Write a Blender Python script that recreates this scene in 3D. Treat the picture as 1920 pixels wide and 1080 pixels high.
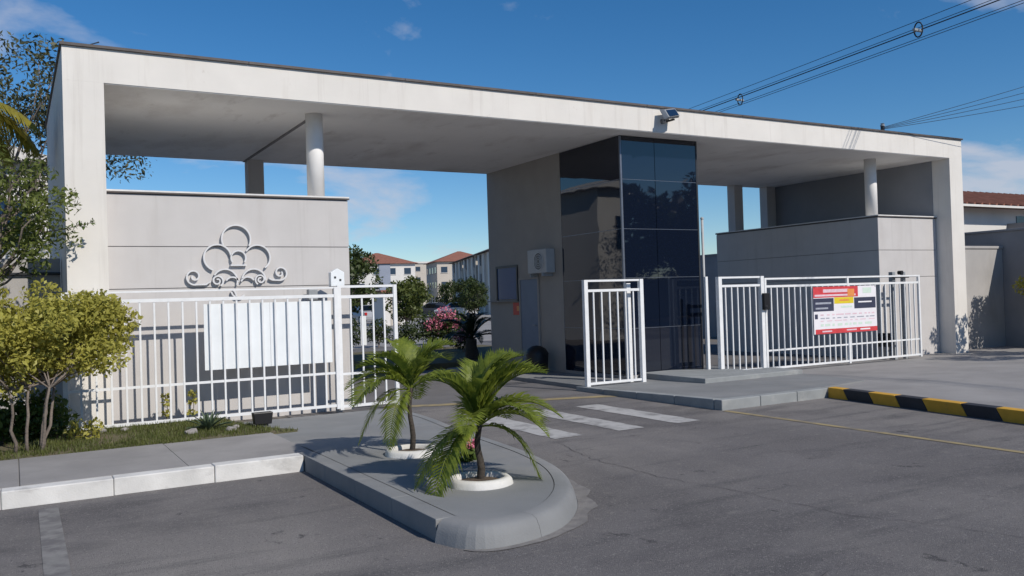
import bpy, bmesh, math, random
from mathutils import Vector, Matrix, noise
import numpy as np

for o in list(bpy.data.objects):
    bpy.data.objects.remove(o)
scene = bpy.context.scene
C = scene.collection
R = math.radians

# ------------------------------------------------------------------ camera
cam_d = bpy.data.cameras.new('camera')
cam = bpy.data.objects.new('camera', cam_d)
C.objects.link(cam)
cam_d.sensor_width = 36.0
cam_d.lens = 1623.0 / 1920.0 * 36.0
cam_d.clip_start = 0.05
cam_d.clip_end = 6000
_r = Vector((0.86580138, -0.49943414, -0.03087888))
_u = Vector((0.02076803, -0.02579111, 0.9994516))
_f = Vector((0.49995665, 0.86596787, 0.01195772))
m = Matrix((( _r.x, _u.x, -_f.x, 0.0), (_r.y, _u.y, -_f.y, 0.0), (_r.z, _u.z, -_f.z, 1.65), (0, 0, 0, 1)))
cam.matrix_world = m
scene.camera = cam

# ------------------------------------------------------------------ world, sun, exposure
SUN = Vector((0.33, -1.0, 0.84)).normalized()      # towards the sun
EL = math.asin(SUN.z)
AZ = math.atan2(SUN.x, SUN.y)
world = bpy.data.worlds.new('World')
scene.world = world
world.use_nodes = True
wn, wl = world.node_tree.nodes, world.node_tree.links
wn.clear()
w_out = wn.new('ShaderNodeOutputWorld')
w_bg = wn.new('ShaderNodeBackground')
sky = wn.new('ShaderNodeTexSky')
sky.sky_type = 'NISHITA'
sky.sun_disc = False
sky.sun_elevation = EL
sky.sun_rotation = AZ
sky.altitude = 1000
sky.air_density = 1.0
sky.dust_density = 0.15
sky.ozone_density = 4.0
w_bg.inputs['Strength'].default_value = 0.1
# clouds: a thin broken layer, seen by direction
tc = wn.new('ShaderNodeTexCoord')
sep = wn.new('ShaderNodeSeparateXYZ')
wl.new(tc.outputs['Generated'], sep.inputs[0])
def wmath(op, a, b=None, clamp=False):
    n = wn.new('ShaderNodeMath'); n.operation = op; n.use_clamp = clamp
    for i, v in enumerate((a, b)):
        if v is None: continue
        if isinstance(v, (int, float)): n.inputs[i].default_value = v
        else: wl.new(v, n.inputs[i])
    return n.outputs[0]
den = wmath('ADD', wmath('MAXIMUM', sep.outputs['Z'], 0.0), 0.30)
cx = wmath('DIVIDE', sep.outputs['X'], den)
cy = wmath('DIVIDE', sep.outputs['Y'], den)
comb = wn.new('ShaderNodeCombineXYZ')
wl.new(cx, comb.inputs[0]); wl.new(cy, comb.inputs[1])
CLOUD_OFF = (56.2593, -33.866, 38.4505)
addv = wn.new('ShaderNodeVectorMath'); addv.operation = 'ADD'
wl.new(comb.outputs[0], addv.inputs[0]); addv.inputs[1].default_value = CLOUD_OFF
n1 = wn.new('ShaderNodeTexNoise')
n1.inputs['Scale'].default_value = 2.1; n1.inputs['Detail'].default_value = 9.0
n1.inputs['Roughness'].default_value = 0.55; n1.inputs['Distortion'].default_value = 0.3
wl.new(addv.outputs[0], n1.inputs['Vector'])
cr = wn.new('ShaderNodeValToRGB')
cr.color_ramp.elements[0].position = 0.575; cr.color_ramp.elements[0].color = (0, 0, 0, 1)
cr.color_ramp.elements[1].position = 0.70; cr.color_ramp.elements[1].color = (1, 1, 1, 1)
wl.new(n1.outputs['Fac'], cr.inputs['Fac'])
cfac = wmath('MULTIPLY', cr.outputs['Color'], 0.75)
mixc = wn.new('ShaderNodeMix'); mixc.data_type = 'RGBA'
wl.new(cfac, mixc.inputs['Factor'])
hsv = wn.new('ShaderNodeHueSaturation'); hsv.inputs['Saturation'].default_value = 1.28; hsv.inputs['Value'].default_value = 1.0
wl.new(sky.outputs['Color'], hsv.inputs['Color'])
wl.new(hsv.outputs['Color'], mixc.inputs['A'])
mixc.inputs['B'].default_value = (5.6, 5.8, 6.6, 1)
wl.new(mixc.outputs['Result'], w_bg.inputs['Color'])
wl.new(w_bg.outputs[0], w_out.inputs[0])

sun_d = bpy.data.lights.new('sun', 'SUN')
sun_d.energy = 4.0
sun_d.angle = R(0.53)
sun_d.color = (1.0, 0.935, 0.84)
sun_o = bpy.data.objects.new('sun', sun_d)
C.objects.link(sun_o)
sun_o.rotation_euler = SUN.to_track_quat('Z', 'Y').to_euler()
sun_o.location = (10, -20, 30)

vs = scene.view_settings
vs.view_transform = 'Standard'
vs.look = 'None'
vs.exposure = 0.0
vs.gamma = 1.0
vs.use_curve_mapping = False

# ------------------------------------------------------------------ materials
MATS = {}
def nodes_of(name):
    mt = bpy.data.materials.new(name)
    mt.use_nodes = True
    nt = mt.node_tree
    return mt, nt.nodes, nt.links, nt.nodes['Principled BSDF']

def mat(name, col, rough=0.6, var=0.12, scale=6.0, detail=6.0, bump=0.0, bscale=60.0, spec=0.4,
        metal=0.0, col2=None, stretch=(1, 1, 1), stain=None, rvar=0.0):
    """noise-mottled surface: colour drifts between col and col2, optional second larger stain layer"""
    mt, n, l, p = nodes_of(name)
    if col2 is None:
        col2 = tuple(max(0.0, c * (1 - var)) for c in col)
        col1 = tuple(min(1.0, c * (1 + var * 0.6)) for c in col)
    else:
        col1 = col
    tcn = n.new('ShaderNodeTexCoord')
    geo = n.new('ShaderNodeNewGeometry')
    mp = n.new('ShaderNodeMapping'); mp.inputs['Scale'].default_value = stretch
    l.new(geo.outputs['Position'], mp.inputs['Vector'])
    nz = n.new('ShaderNodeTexNoise'); nz.inputs['Scale'].default_value = scale
    nz.inputs['Detail'].default_value = detail; nz.inputs['Roughness'].default_value = 0.6
    l.new(mp.outputs[0], nz.inputs['Vector'])
    rp = n.new('ShaderNodeValToRGB')
    rp.color_ramp.elements[0].position = 0.32; rp.color_ramp.elements[0].color = (*col2, 1)
    rp.color_ramp.elements[1].position = 0.68; rp.color_ramp.elements[1].color = (*col1, 1)
    l.new(nz.outputs['Fac'], rp.inputs['Fac'])
    cur = rp.outputs['Color']
    for st in (stain or []):
        scol, sscale, lo, hi, amt, sstretch = st
        mp2 = n.new('ShaderNodeMapping'); mp2.inputs['Scale'].default_value = sstretch
        mp2.inputs['Location'].default_value = (sscale * 3.7, 1.3, 2.9)
        l.new(geo.outputs['Position'], mp2.inputs['Vector'])
        n2 = n.new('ShaderNodeTexNoise'); n2.inputs['Scale'].default_value = sscale; n2.inputs['Detail'].default_value = 7
        n2.inputs['Roughness'].default_value = 0.62
        l.new(mp2.outputs[0], n2.inputs['Vector'])
        r2 = n.new('ShaderNodeValToRGB')
        r2.color_ramp.elements[0].position = lo; r2.color_ramp.elements[0].color = (0, 0, 0, 1)
        r2.color_ramp.elements[1].position = hi; r2.color_ramp.elements[1].color = (amt, amt, amt, 1)
        l.new(n2.outputs['Fac'], r2.inputs['Fac'])
        mx = n.new('ShaderNodeMix'); mx.data_type = 'RGBA'
        l.new(r2.outputs['Color'], mx.inputs['Factor'])
        l.new(cur, mx.inputs['A']); mx.inputs['B'].default_value = (*scol, 1)
        cur = mx.outputs['Result']
    l.new(cur, p.inputs['Base Color'])
    p.inputs['Roughness'].default_value = rough
    p.inputs['Metallic'].default_value = metal
    p.inputs['Specular IOR Level'].default_value = spec
    if bump > 0:
        nb = n.new('ShaderNodeTexNoise'); nb.inputs['Scale'].default_value = bscale; nb.inputs['Detail'].default_value = 5
        l.new(geo.outputs['Position'], nb.inputs['Vector'])
        bp = n.new('ShaderNodeBump'); bp.inputs['Strength'].default_value = bump; bp.inputs['Distance'].default_value = 0.01
        l.new(nb.outputs['Fac'], bp.inputs['Height'])
        l.new(bp.outputs[0], p.inputs['Normal'])
    MATS[name] = mt
    return mt

def leafmat(name, a, b, c=None, scale=9.0, trans=0.3, rough=0.5):
    """leaf colour drifts between a and b from clump to clump, single leaves differ by a fine noise"""
    mt, n, l, p = nodes_of(name)
    geo = n.new('ShaderNodeNewGeometry')
    nz = n.new('ShaderNodeTexNoise'); nz.inputs['Scale'].default_value = scale; nz.inputs['Detail'].default_value = 8
    nz.inputs['Roughness'].default_value = 0.85
    l.new(geo.outputs['Position'], nz.inputs['Vector'])
    rp = n.new('ShaderNodeValToRGB')
    rp.color_ramp.elements[0].position = 0.36; rp.color_ramp.elements[0].color = (*a, 1)
    rp.color_ramp.elements[1].position = 0.64; rp.color_ramp.elements[1].color = (*b, 1)
    if c:
        e = rp.color_ramp.elements.new(0.72); e.color = (*c, 1)
    l.new(nz.outputs['Fac'], rp.inputs['Fac'])
    l.new(rp.outputs['Color'], p.inputs['Base Color'])
    p.inputs['Roughness'].default_value = rough
    p.inputs['Specular IOR Level'].default_value = 0.35
    tr = n.new('ShaderNodeBsdfTranslucent')
    l.new(rp.outputs['Color'], tr.inputs['Color'])
    ms = n.new('ShaderNodeMixShader'); ms.inputs[0].default_value = trans
    out = n['Material Output']
    l.new(p.outputs[0], ms.inputs[1]); l.new(tr.outputs[0], ms.inputs[2])
    l.new(ms.outputs[0], out.inputs['Surface'])
    MATS[name] = mt
    return mt

def glassmat(name, col, rough, ior):
    mt, n, l, p = nodes_of(name)
    p.inputs['Base Color'].default_value = (*col, 1)
    p.inputs['Roughness'].default_value = rough
    p.inputs['IOR'].default_value = ior
    geo = n.new('ShaderNodeNewGeometry')
    nb = n.new('ShaderNodeTexNoise'); nb.inputs['Scale'].default_value = 0.9; nb.inputs['Detail'].default_value = 2
    l.new(geo.outputs['Position'], nb.inputs['Vector'])
    bp = n.new('ShaderNodeBump'); bp.inputs['Strength'].default_value = 0.06; bp.inputs['Distance'].default_value = 0.05
    l.new(nb.outputs['Fac'], bp.inputs['Height']); l.new(bp.outputs[0], p.inputs['Normal'])
    MATS[name] = mt
    return mt

mat('frame_paint', (0.71, 0.68, 0.638), 0.75, 0.05, 1.5, 8, 0.12, 90,
    stain=[((0.50, 0.45, 0.40), 1.0, 0.56, 0.80, 0.5, (3.0, 3.0, 0.45)), ((0.36, 0.30, 0.25), 2.2, 0.68, 0.78, 0.6, (1.6, 1.6, 0.8)), ((0.40, 0.36, 0.32), 1.0, 0.57, 0.74, 0.30, (9.0, 9.0, 0.35)), ((0.42, 0.28, 0.22), 3.5, 0.72, 0.78, 0.6, (1, 1, 1))])
mat('panel_paint', (0.535, 0.515, 0.505), 0.8, 0.05, 2.0, 8, 0.12, 90,
    stain=[((0.42, 0.39, 0.37), 0.9, 0.55, 0.8, 0.45, (2.5, 2.5, 0.5)), ((0.36, 0.34, 0.32), 1.0, 0.58, 0.74, 0.35, (8.0, 8.0, 0.3))])
mat('soffit_paint', (0.86, 0.84, 0.82), 0.85, 0.06, 0.7, 8, 0.1, 60, stain=[((0.55, 0.51, 0.48), 0.8, 0.52, 0.70, 0.6, (1, 0.5, 1)), ((0.50, 0.46, 0.43), 2.5, 0.60, 0.72, 0.5, (1, 0.35, 1))])
mat('guard_paint', (0.33, 0.31, 0.29), 0.8, 0.06, 2.0, 7, 0.12, 90)
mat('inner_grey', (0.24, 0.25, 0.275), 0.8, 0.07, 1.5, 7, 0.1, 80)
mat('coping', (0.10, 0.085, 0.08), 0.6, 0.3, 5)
mat('coping_white', (0.70, 0.69, 0.67), 0.6, 0.1, 4)
mat('groove', (0.25, 0.24, 0.24), 0.9, 0.1, 4)
mat('column_white', (0.76, 0.75, 0.74), 0.7, 0.05, 3, 7, 0.05, 90)
mat('white_metal', (0.78, 0.79, 0.80), 0.38, 0.06, 9, 5, 0.0, spec=0.5, stain=[((0.45, 0.38, 0.32), 6.0, 0.66, 0.78, 0.6, (1, 1, 0.6))])
mat('grey_metal', (0.30, 0.32, 0.34), 0.45, 0.15, 9)
mat('dark_metal', (0.035, 0.037, 0.042), 0.45, 0.2, 9)
mat('black_plastic', (0.014, 0.014, 0.016), 0.45, 0.2, 9)
mat('ac_grey', (0.42, 0.43, 0.44), 0.5, 0.06, 4)
mat('sign_white', (0.78, 0.81, 0.83), 0.4, 0.05, 2.5, 6)
mat('emblem_white', (0.66, 0.66, 0.67), 0.45, 0.05, 8)
mat('emblem_side', (0.10, 0.10, 0.11), 0.5, 0.1, 8)
glassmat('curtain_glass', (0.006, 0.010, 0.022), 0.02, 1.68)
glassmat('window_glass', (0.012, 0.03, 0.07), 0.04, 1.5)
glassmat('window_blue', (0.035, 0.09, 0.22), 0.08, 1.35)
glassmat('car_glass', (0.006, 0.007, 0.009), 0.03, 1.5)
mat('mullion', (0.20, 0.22, 0.26), 0.35, 0.1, 9, metal=0.6)
mat('door_blue', (0.15, 0.19, 0.27), 0.5, 0.08, 4)
mat('sign_red', (0.55, 0.06, 0.04), 0.5, 0.1, 6)
mat('ban_red', (0.62, 0.06, 0.07), 0.5, 0.15, 6)
mat('ban_orange', (0.75, 0.28, 0.08), 0.5, 0.1, 6)
mat('ban_yellow', (0.75, 0.58, 0.03), 0.5, 0.1, 6)
mat('ban_navy', (0.045, 0.05, 0.09), 0.5, 0.15, 6)
mat('ban_white', (0.80, 0.78, 0.82), 0.5, 0.04, 6)
mat('ban_green', (0.62, 0.75, 0.66), 0.5, 0.08, 12)
mat('ban_pink', (0.75, 0.55, 0.62), 0.5, 0.15, 14)
mat('ban_grey', (0.36, 0.38, 0.45), 0.5, 0.2, 14)
mat('asphalt', (0.165, 0.156, 0.157), 0.9, 0.18, 0.55, 10, 1.0, 150, spec=0.25,
    stain=[((0.275, 0.257, 0.242), 0.33, 0.45, 0.68, 0.85, (1, 0.6, 1)), ((0.075, 0.072, 0.078), 0.8, 0.54, 0.72, 0.75, (0.7, 1.3, 1)),
           ((0.10, 0.097, 0.10), 2.2, 0.55, 0.68, 0.65, (0.25, 1.6, 1)), ((0.055, 0.053, 0.057), 2.6, 0.645, 0.70, 0.8, (1.3, 0.9, 1)),
           ((0.24, 0.225, 0.21), 5.5, 0.60, 0.72, 0.6, (1, 1, 1)), ((0.36, 0.34, 0.32), 75.0, 0.57, 0.66, 0.7, (1, 1, 1)),
           ((0.045, 0.045, 0.05), 60.0, 0.56, 0.66, 0.7, (1, 1, 1)), ((0.26, 0.24, 0.22), 22.0, 0.60, 0.72, 0.55, (1, 1, 1))])
mat('lane_asphalt', (0.16, 0.155, 0.158), 0.9, 0.2, 0.9, 9, 0.4, 110, spec=0.25)
mat('asphalt_crack', (0.085, 0.08, 0.083), 0.95, 0.3, 8)
mat('oil_stain', (0.088, 0.084, 0.085), 0.8, 0.2, 6)
mat('concrete', (0.29, 0.28, 0.275), 0.9, 0.14, 1.3, 9, 0.3, 90,
    stain=[((0.19, 0.185, 0.185), 0.8, 0.5, 0.72, 0.6, (1, 1, 1)), ((0.16, 0.155, 0.15), 30, 0.6, 0.75, 0.4, (1, 1, 1))])
mat('grey_painted', (0.215, 0.222, 0.228), 0.8, 0.14, 1.2, 9, 0.25, 80,
    stain=[((0.29, 0.28, 0.27), 0.9, 0.52, 0.74, 0.65, (1, 1, 1)), ((0.14, 0.14, 0.145), 1.7, 0.6, 0.75, 0.5, (1, 1, 1))])
mat('mortar', (0.215, 0.205, 0.198), 0.9, 0.2, 5, 8, 0.4, 60, stain=[((0.15, 0.143, 0.145), 9.0, 0.45, 0.62, 0.8, (1, 1, 1))])
mat('kerb_white', (0.66, 0.65, 0.63), 0.8, 0.14, 3, 8, 0.25, 70,
    stain=[((0.30, 0.29, 0.28), 2.5, 0.52, 0.70, 0.7, (1, 1, 1.6))])
mat('kerb_dark', (0.085, 0.09, 0.10), 0.8, 0.2, 3, 8, 0.25, 70)
mat('kerb_grey', (0.27, 0.285, 0.29), 0.8, 0.14, 3, 8, 0.25, 70, stain=[((0.42, 0.42, 0.41), 2.0, 0.55, 0.72, 0.6, (1, 1, 1.5))])
mat('kerb_yellow', (0.62, 0.34, 0.035), 0.7, 0.15, 4, 8, 0.2, 70, stain=[((0.16, 0.12, 0.07), 3.0, 0.6, 0.75, 0.6, (1, 1, 1))])
mat('kerb_black', (0.03, 0.032, 0.04), 0.7, 0.25, 4, 8, 0.2, 70)
mat('line_white', (0.42, 0.415, 0.41), 0.8, 0.1, 2, 8, stain=[((0.17, 0.165, 0.165), 5.0, 0.46, 0.66, 0.8, (1, 1, 1))])
mat('line_faint', (0.22, 0.215, 0.21), 0.85, 0.2, 6, 8, stain=[((0.13, 0.125, 0.128), 7.0, 0.45, 0.6, 0.9, (1, 1, 1))])
mat('line_yellow', (0.33, 0.265, 0.14), 0.8, 0.12, 3, 8, stain=[((0.15, 0.14, 0.13), 4.0, 0.46, 0.66, 0.8, (1, 1, 1))])
mat('grass_soil', (0.085, 0.085, 0.04), 0.95, 0.3, 3, 8, 0.6, 50, col2=(0.15, 0.12, 0.075))
mat('soil', (0.10, 0.075, 0.055), 0.95, 0.3, 8, 8, 0.8, 60)
mat('yard', (0.17, 0.155, 0.14), 0.95, 0.2, 0.5, 9, 0.3, 40)
mat('bark', (0.20, 0.165, 0.14), 0.9, 0.35, 12, 8, 0.8, 40, stretch=(1, 1, 0.25))
mat('bark_pale', (0.36, 0.33, 0.30), 0.9, 0.3, 12, 8, 0.6, 40, stretch=(1, 1, 0.25))
mat('bark_dark', (0.06, 0.05, 0.042), 0.9, 0.35, 18, 8, 0.8, 50, stretch=(1, 1, 2.5))
mat('stone', (0.30, 0.28, 0.27), 0.9, 0.3, 7, 8, 0.7, 20)
leafmat('leaf_duranta', (0.27, 0.26, 0.05), (0.56, 0.52, 0.115), (0.72, 0.66, 0.22), 7, 0.42)
leafmat('leaf_green', (0.045, 0.085, 0.022), (0.14, 0.19, 0.04), (0.30, 0.32, 0.10), 5)
leafmat('leaf_sparse', (0.05, 0.055, 0.025), (0.12, 0.12, 0.05), (0.24, 0.17, 0.07), 4)
leafmat('leaf_left', (0.07, 0.105, 0.025), (0.21, 0.24, 0.055), (0.46, 0.46, 0.20), 6, 0.4)
leafmat('leaf_far', (0.028, 0.045, 0.016), (0.075, 0.10, 0.025), (0.13, 0.15, 0.04), 0.8)
leafmat('leaf_far_light', (0.06, 0.085, 0.02), (0.13, 0.15, 0.035), (0.19, 0.20, 0.05), 0.8)
leafmat('leaf_palm', (0.09, 0.14, 0.022), (0.30, 0.35, 0.05), (0.56, 0.53, 0.11), 9, 0.45, 0.5)
leafmat('leaf_palm_yellow', (0.20, 0.18, 0.03), (0.34, 0.30, 0.045), (0.45, 0.38, 0.06), 4, 0.35, 0.45)
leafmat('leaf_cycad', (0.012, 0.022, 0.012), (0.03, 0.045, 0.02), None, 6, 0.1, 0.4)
leafmat('leaf_agave', (0.04, 0.07, 0.04), (0.10, 0.14, 0.08), None, 10, 0.1, 0.5)
leafmat('leaf_pink', (0.55, 0.10, 0.20), (0.78, 0.32, 0.40), (0.85, 0.65, 0.66), 9, 0.25)
leafmat('leaf_grass', (0.06, 0.085, 0.02), (0.14, 0.15, 0.04), (0.24, 0.21, 0.09), 3, 0.25, 0.6)
mat('block_white', (0.66, 0.64, 0.61), 0.8, 0.08, 0.5)
mat('block_cream', (0.52, 0.47, 0.41), 0.8, 0.08, 0.5)
mat('block_grey', (0.26, 0.29, 0.36), 0.8, 0.1, 0.5)
mat('roof_tile', (0.27, 0.115, 0.08), 0.85, 0.25, 2.5, 8)
mat('roof_dark', (0.10, 0.09, 0.09), 0.85, 0.2, 2)
mat('brick_red', (0.30, 0.10, 0.06), 0.85, 0.25, 3)
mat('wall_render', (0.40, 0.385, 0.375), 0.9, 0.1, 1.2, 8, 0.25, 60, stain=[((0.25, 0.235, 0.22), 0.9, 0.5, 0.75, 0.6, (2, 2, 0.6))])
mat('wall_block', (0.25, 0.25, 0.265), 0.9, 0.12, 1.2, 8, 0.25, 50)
mat('car_white', (0.72, 0.72, 0.72), 0.25, 0.03, 2, spec=0.6)
mat('car_dark', (0.03, 0.035, 0.05), 0.22, 0.03, 2, spec=0.6)
mat('car_silver', (0.38, 0.39, 0.41), 0.25, 0.03, 2, spec=0.6)
mat('car_red', (0.42, 0.04, 0.03), 0.25, 0.03, 2, spec=0.6)
mat('rubber', (0.018, 0.018, 0.018), 0.8, 0.2, 9)
mat('lamp_white', (0.8, 0.8, 0.78), 0.3, 0.03, 9)
mat('lamp_red', (0.45, 0.02, 0.02), 0.3, 0.03, 9)
mat('cable', (0.02, 0.022, 0.028), 0.6, 0.1, 9)

# ------------------------------------------------------------------ mesh helpers
class MB:
    def __init__(s):
        s.v = []; s.f = []
    def add(s, vs_, fs):
        b = len(s.v)
        s.v.extend(tuple(v) for v in vs_)
        s.f.extend(tuple(i + b for i in f) for f in fs)
        return s
    def box(s, x0, x1, y0, y1, z0, z1):
        return s.add([(x0, y0, z0), (x1, y0, z0), (x1, y1, z0), (x0, y1, z0), (x0, y0, z1), (x1, y0, z1), (x1, y1, z1), (x0, y1, z1)],
                     [(0, 3, 2, 1), (4, 5, 6, 7), (0, 1, 5, 4), (1, 2, 6, 5), (2, 3, 7, 6), (3, 0, 4, 7)])
    def prism(s, poly, z0, z1, ztop=None):
        """poly is counter-clockwise; ztop(x,y) may give a sloping top"""
        n = len(poly)
        vs_ = [(x, y, z0) for x, y in poly] + [(x, y, ztop(x, y) if ztop else z1) for x, y in poly]
        fs = [tuple(reversed(range(n))), tuple(range(n, 2 * n))]
        fs += [(i, (i + 1) % n, n + (i + 1) % n, n + i) for i in range(n)]
        return s.add(vs_, fs)
    def prism_y(s, poly, y0, y1):
        """polygon in XZ (counter-clockwise seen from -Y), extruded along Y"""
        n = len(poly)
        vs_ = [(x, y0, z) for x, z in poly] + [(x, y1, z) for x, z in poly]
        fs = [tuple(range(n)), tuple(reversed(range(n, 2 * n)))]
        fs += [((i + 1) % n, i, n + i, n + (i + 1) % n) for i in range(n)]
        return s.add(vs_, fs)
    def tube(s, pts, rad, n=8, cap=True):
        pts = [Vector(p) for p in pts]
        if isinstance(rad, (int, float)): rad = [rad] * len(pts)
        rings = []
        up = Vector((0.13, 0.37, 0.92)).normalized()
        for i, p in enumerate(pts):
            d = (pts[min(i + 1, len(pts) - 1)] - pts[max(i - 1, 0)]).normalized()
            a = d.cross(up)
            if a.length < 1e-3: a = d.cross(Vector((1, 0, 0)))
            a.normalize(); b = d.cross(a).normalized()
            rings.append([p + (a * math.cos(t) + b * math.sin(t)) * rad[i] for t in (2 * math.pi * k / n for k in range(n))])
        vs_ = [v for r in rings for v in r]
        fs = []
        for i in range(len(pts) - 1):
            for k in range(n):
                fs.append((i * n + k, (i + 1) * n + k, (i + 1) * n + (k + 1) % n, i * n + (k + 1) % n))
        if cap:
            fs.append(tuple(range(n))); fs.append(tuple(reversed(range((len(pts) - 1) * n, len(pts) * n))))
        return s.add(vs_, fs)
    def cyl(s, x, y, z0, z1, r0, r1=None, n=24):
        r1 = r0 if r1 is None else r1
        vs_ = [(x + r * math.cos(2 * math.pi * k / n), y + r * math.sin(2 * math.pi * k / n), z) for z, r in ((z0, r0), (z1, r1)) for k in range(n)]
        fs = [(k, (k + 1) % n, n + (k + 1) % n, n + k) for k in range(n)]
        fs += [tuple(reversed(range(n))), tuple(range(n, 2 * n))]
        return s.add(vs_, fs)
    def lathe(s, x, y, prof, n=24):
        vs_ = [(x + r * math.cos(2 * math.pi * k / n), y + r * math.sin(2 * math.pi * k / n), z) for r, z in prof for k in range(n)]
        fs = [(i * n + k, i * n + (k + 1) % n, (i + 1) * n + (k + 1) % n, (i + 1) * n + k) for i in range(len(prof) - 1) for k in range(n)]
        return s.add(vs_, fs)
    def mesh(s, name, mt, smooth=False):
        me = bpy.data.meshes.new(name)
        me.from_pydata(s.v, [], s.f)
        me.update()
        if isinstance(mt, str): mt = MATS[mt]
        me.materials.append(mt)
        if smooth:
            me.polygons.foreach_set('use_smooth', [True] * len(me.polygons))
        return me

def world_loc(o):
    p = Vector((0, 0, 0))
    while o is not None:
        p += o.location; o = o.parent
    return p

def put(name, me, parent=None, loc=(0, 0, 0), rz=0.0):
    o = bpy.data.objects.new(name, me)
    C.objects.link(o)
    o.parent = parent
    o.location = loc
    o.rotation_euler = (0, 0, rz)
    return o

def part(name, mb, mt, parent, smooth=False, bevel=0.0):
    """mb is in world coordinates; stored relative to the (unrotated) parent"""
    off = world_loc(parent) if parent is not None else Vector((0, 0, 0))
    if off.length > 0:
        mb.v = [(x - off.x, y - off.y, z - off.z) for x, y, z in mb.v]
    o = put(name, mb.mesh(name, mt, smooth), parent)
    if bevel > 0:
        b = o.modifiers.new('bevel', 'BEVEL'); b.width = bevel; b.segments = 2; b.limit_method = 'ANGLE'
    return o

def lpart(name, mb, mt, parent, smooth=False, bevel=0.0):
    """mb already in the parent's own coordinates"""
    o = put(name, mb.mesh(name, mt, smooth), parent)
    if bevel > 0:
        b = o.modifiers.new('bevel', 'BEVEL'); b.width = bevel; b.segments = 2; b.limit_method = 'ANGLE'
    return o

def tag(o, label, cat, group=None):
    o['label'] = label; o['category'] = cat
    if group: o['group'] = group
    return o

def thing(name, label, cat, loc=(0, 0, 0), rz=0.0, group=None):
    o = put(name, None, None, loc, rz)
    o.empty_display_size = 0.2
    return tag(o, label, cat, group)

def struct(o):
    o['kind'] = 'structure'; return o

def stuff(o):
    o['kind'] = 'stuff'; return o

def copy_tree(o, parent=None):
    c = o.copy(); C.objects.link(c); c.parent = parent
    for ch in list(o.children):
        copy_tree(ch, c)
    return c

def copy_thing(src, loc, rz, scale, label, group=None):
    kids = list(src.children)
    c = src.copy(); C.objects.link(c)
    c.location = loc; c.rotation_euler = (0, 0, rz); c.scale = scale if not isinstance(scale, (int, float)) else (scale,) * 3
    c['label'] = label
    if group: c['group'] = group
    for k in kids:
        copy_tree(k, c)
    return c

# ------------------------------------------------------------------ ground, road, pavements
def sheet(poly, z):
    mb = MB(); mb.add([(x, y, z) for x, y in poly], [tuple(range(len(poly)))]); return mb

g = MB()
# one big sheet to the horizon, finer near the camera
g.add([(-1500, -1500, -0.006), (1500, -1500, -0.006), (1500, 1500, -0.006), (-1500, 1500, -0.006)], [(0, 1, 2, 3)])
struct(part('ground', g, 'yard', None))
struct(part('road', sheet([(-60, -7), (60, -7), (60, 12.2), (-60, 12.2)], 0.0), 'asphalt', None))
struct(part('entrance_lane', sheet([(3.5, 12.2), (20.0, 12.2), (20.0, 60), (3.5, 60)], 0.0), 'lane_asphalt', None))

def skirt(bm):
    ed = [e for e in bm.edges if e.is_boundary]
    r_ = bmesh.ops.extrude_edge_only(bm, edges=ed)
    for v in r_['geom']:
        if isinstance(v, bmesh.types.BMVert): v.co.z = -0.02
# left pavement with the planted island that juts into the road; falls gently to the gate
def ztop_left(x, y):
    t = min(max((y - 9.0) / 3.0, 0), 1)
    u = min(max((x - 4.25) / 0.5, 0), 1) * min(max((y - 8.6) / 1.0, 0), 1)
    return 0.15 - 0.09 * t - 0.055 * u * (1 - t)
isl_out = [(2.48, 5.42), (2.62, 5.12), (2.95, 5.08), (3.35, 5.24), (3.72, 5.60), (4.00, 6.05), (4.22, 6.60), (4.36, 7.25), (4.44, 8.0), (4.52, 8.9), (4.72, 9.8), (4.9, 10.8), (5.0, 12.2)]
def inset(poly, d):
    out = []
    for i, (x, y) in enumerate(poly):
        a = poly[max(i - 1, 0)]; b = poly[min(i + 1, len(poly) - 1)]
        dx, dy = b[0] - a[0], b[1] - a[1]; L = math.hypot(dx, dy)
        out.append((x - dy / L * d, y + dx / L * d))
    return out
def smooth_path(P, n=5):
    out = []
    for i in range(len(P) - 1):
        p0, p1, p2, p3 = (Vector(P[max(i - 1, 0)]), Vector(P[i]), Vector(P[i + 1]), Vector(P[min(i + 2, len(P) - 1)]))
        for k in range(n):
            t = k / n
            out.append(tuple(0.5 * ((2 * p1) + (p2 - p0) * t + (2 * p0 - 5 * p1 + 4 * p2 - p3) * t * t + (3 * p1 - p0 - 3 * p2 + p3) * t ** 3)))
    out.append(tuple(P[-1])); return out
isl_in = inset(smooth_path(isl_out), 0.158)[1:]
isl_in[0] = (2.64, 5.46)
pave = struct(put('pavement', None)); 
slab = MB()
poly = [(2.64, 8.70)] + isl_in[:]
# filled as a fan of strips so that the slope is followed
bm = bmesh.new()
bnd = [(2.64, 8.70)] + isl_in + [(2.6, 12.2)]
vs_ = [bm.verts.new((x, y, 0)) for x, y in bnd]
bm.faces.new(vs_)
for yy in (6.0, 7.0, 8.0, 8.7, 9.0, 9.6, 10.2, 11.0, 11.6, 12.0):
    bmesh.ops.bisect_plane(bm, geom=bm.verts[:] + bm.edges[:] + bm.faces[:], plane_co=(0, yy, 0), plane_no=(0, 1, 0))
for xx in (3.0, 3.4, 3.8, 4.25, 4.45):
    bmesh.ops.bisect_plane(bm, geom=bm.verts[:] + bm.edges[:] + bm.faces[:], plane_co=(xx, 0, 0), plane_no=(1, 0, 0))
for v in bm.verts:
    v.co.z = ztop_left(v.co.x, v.co.y)
me = bpy.data.meshes.new('island_slab'); bm.normal_update(); bm.to_mesh(me); bm.free()
me.materials.append(MATS['grey_painted'])
put('paving_slab', me, pave)
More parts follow.
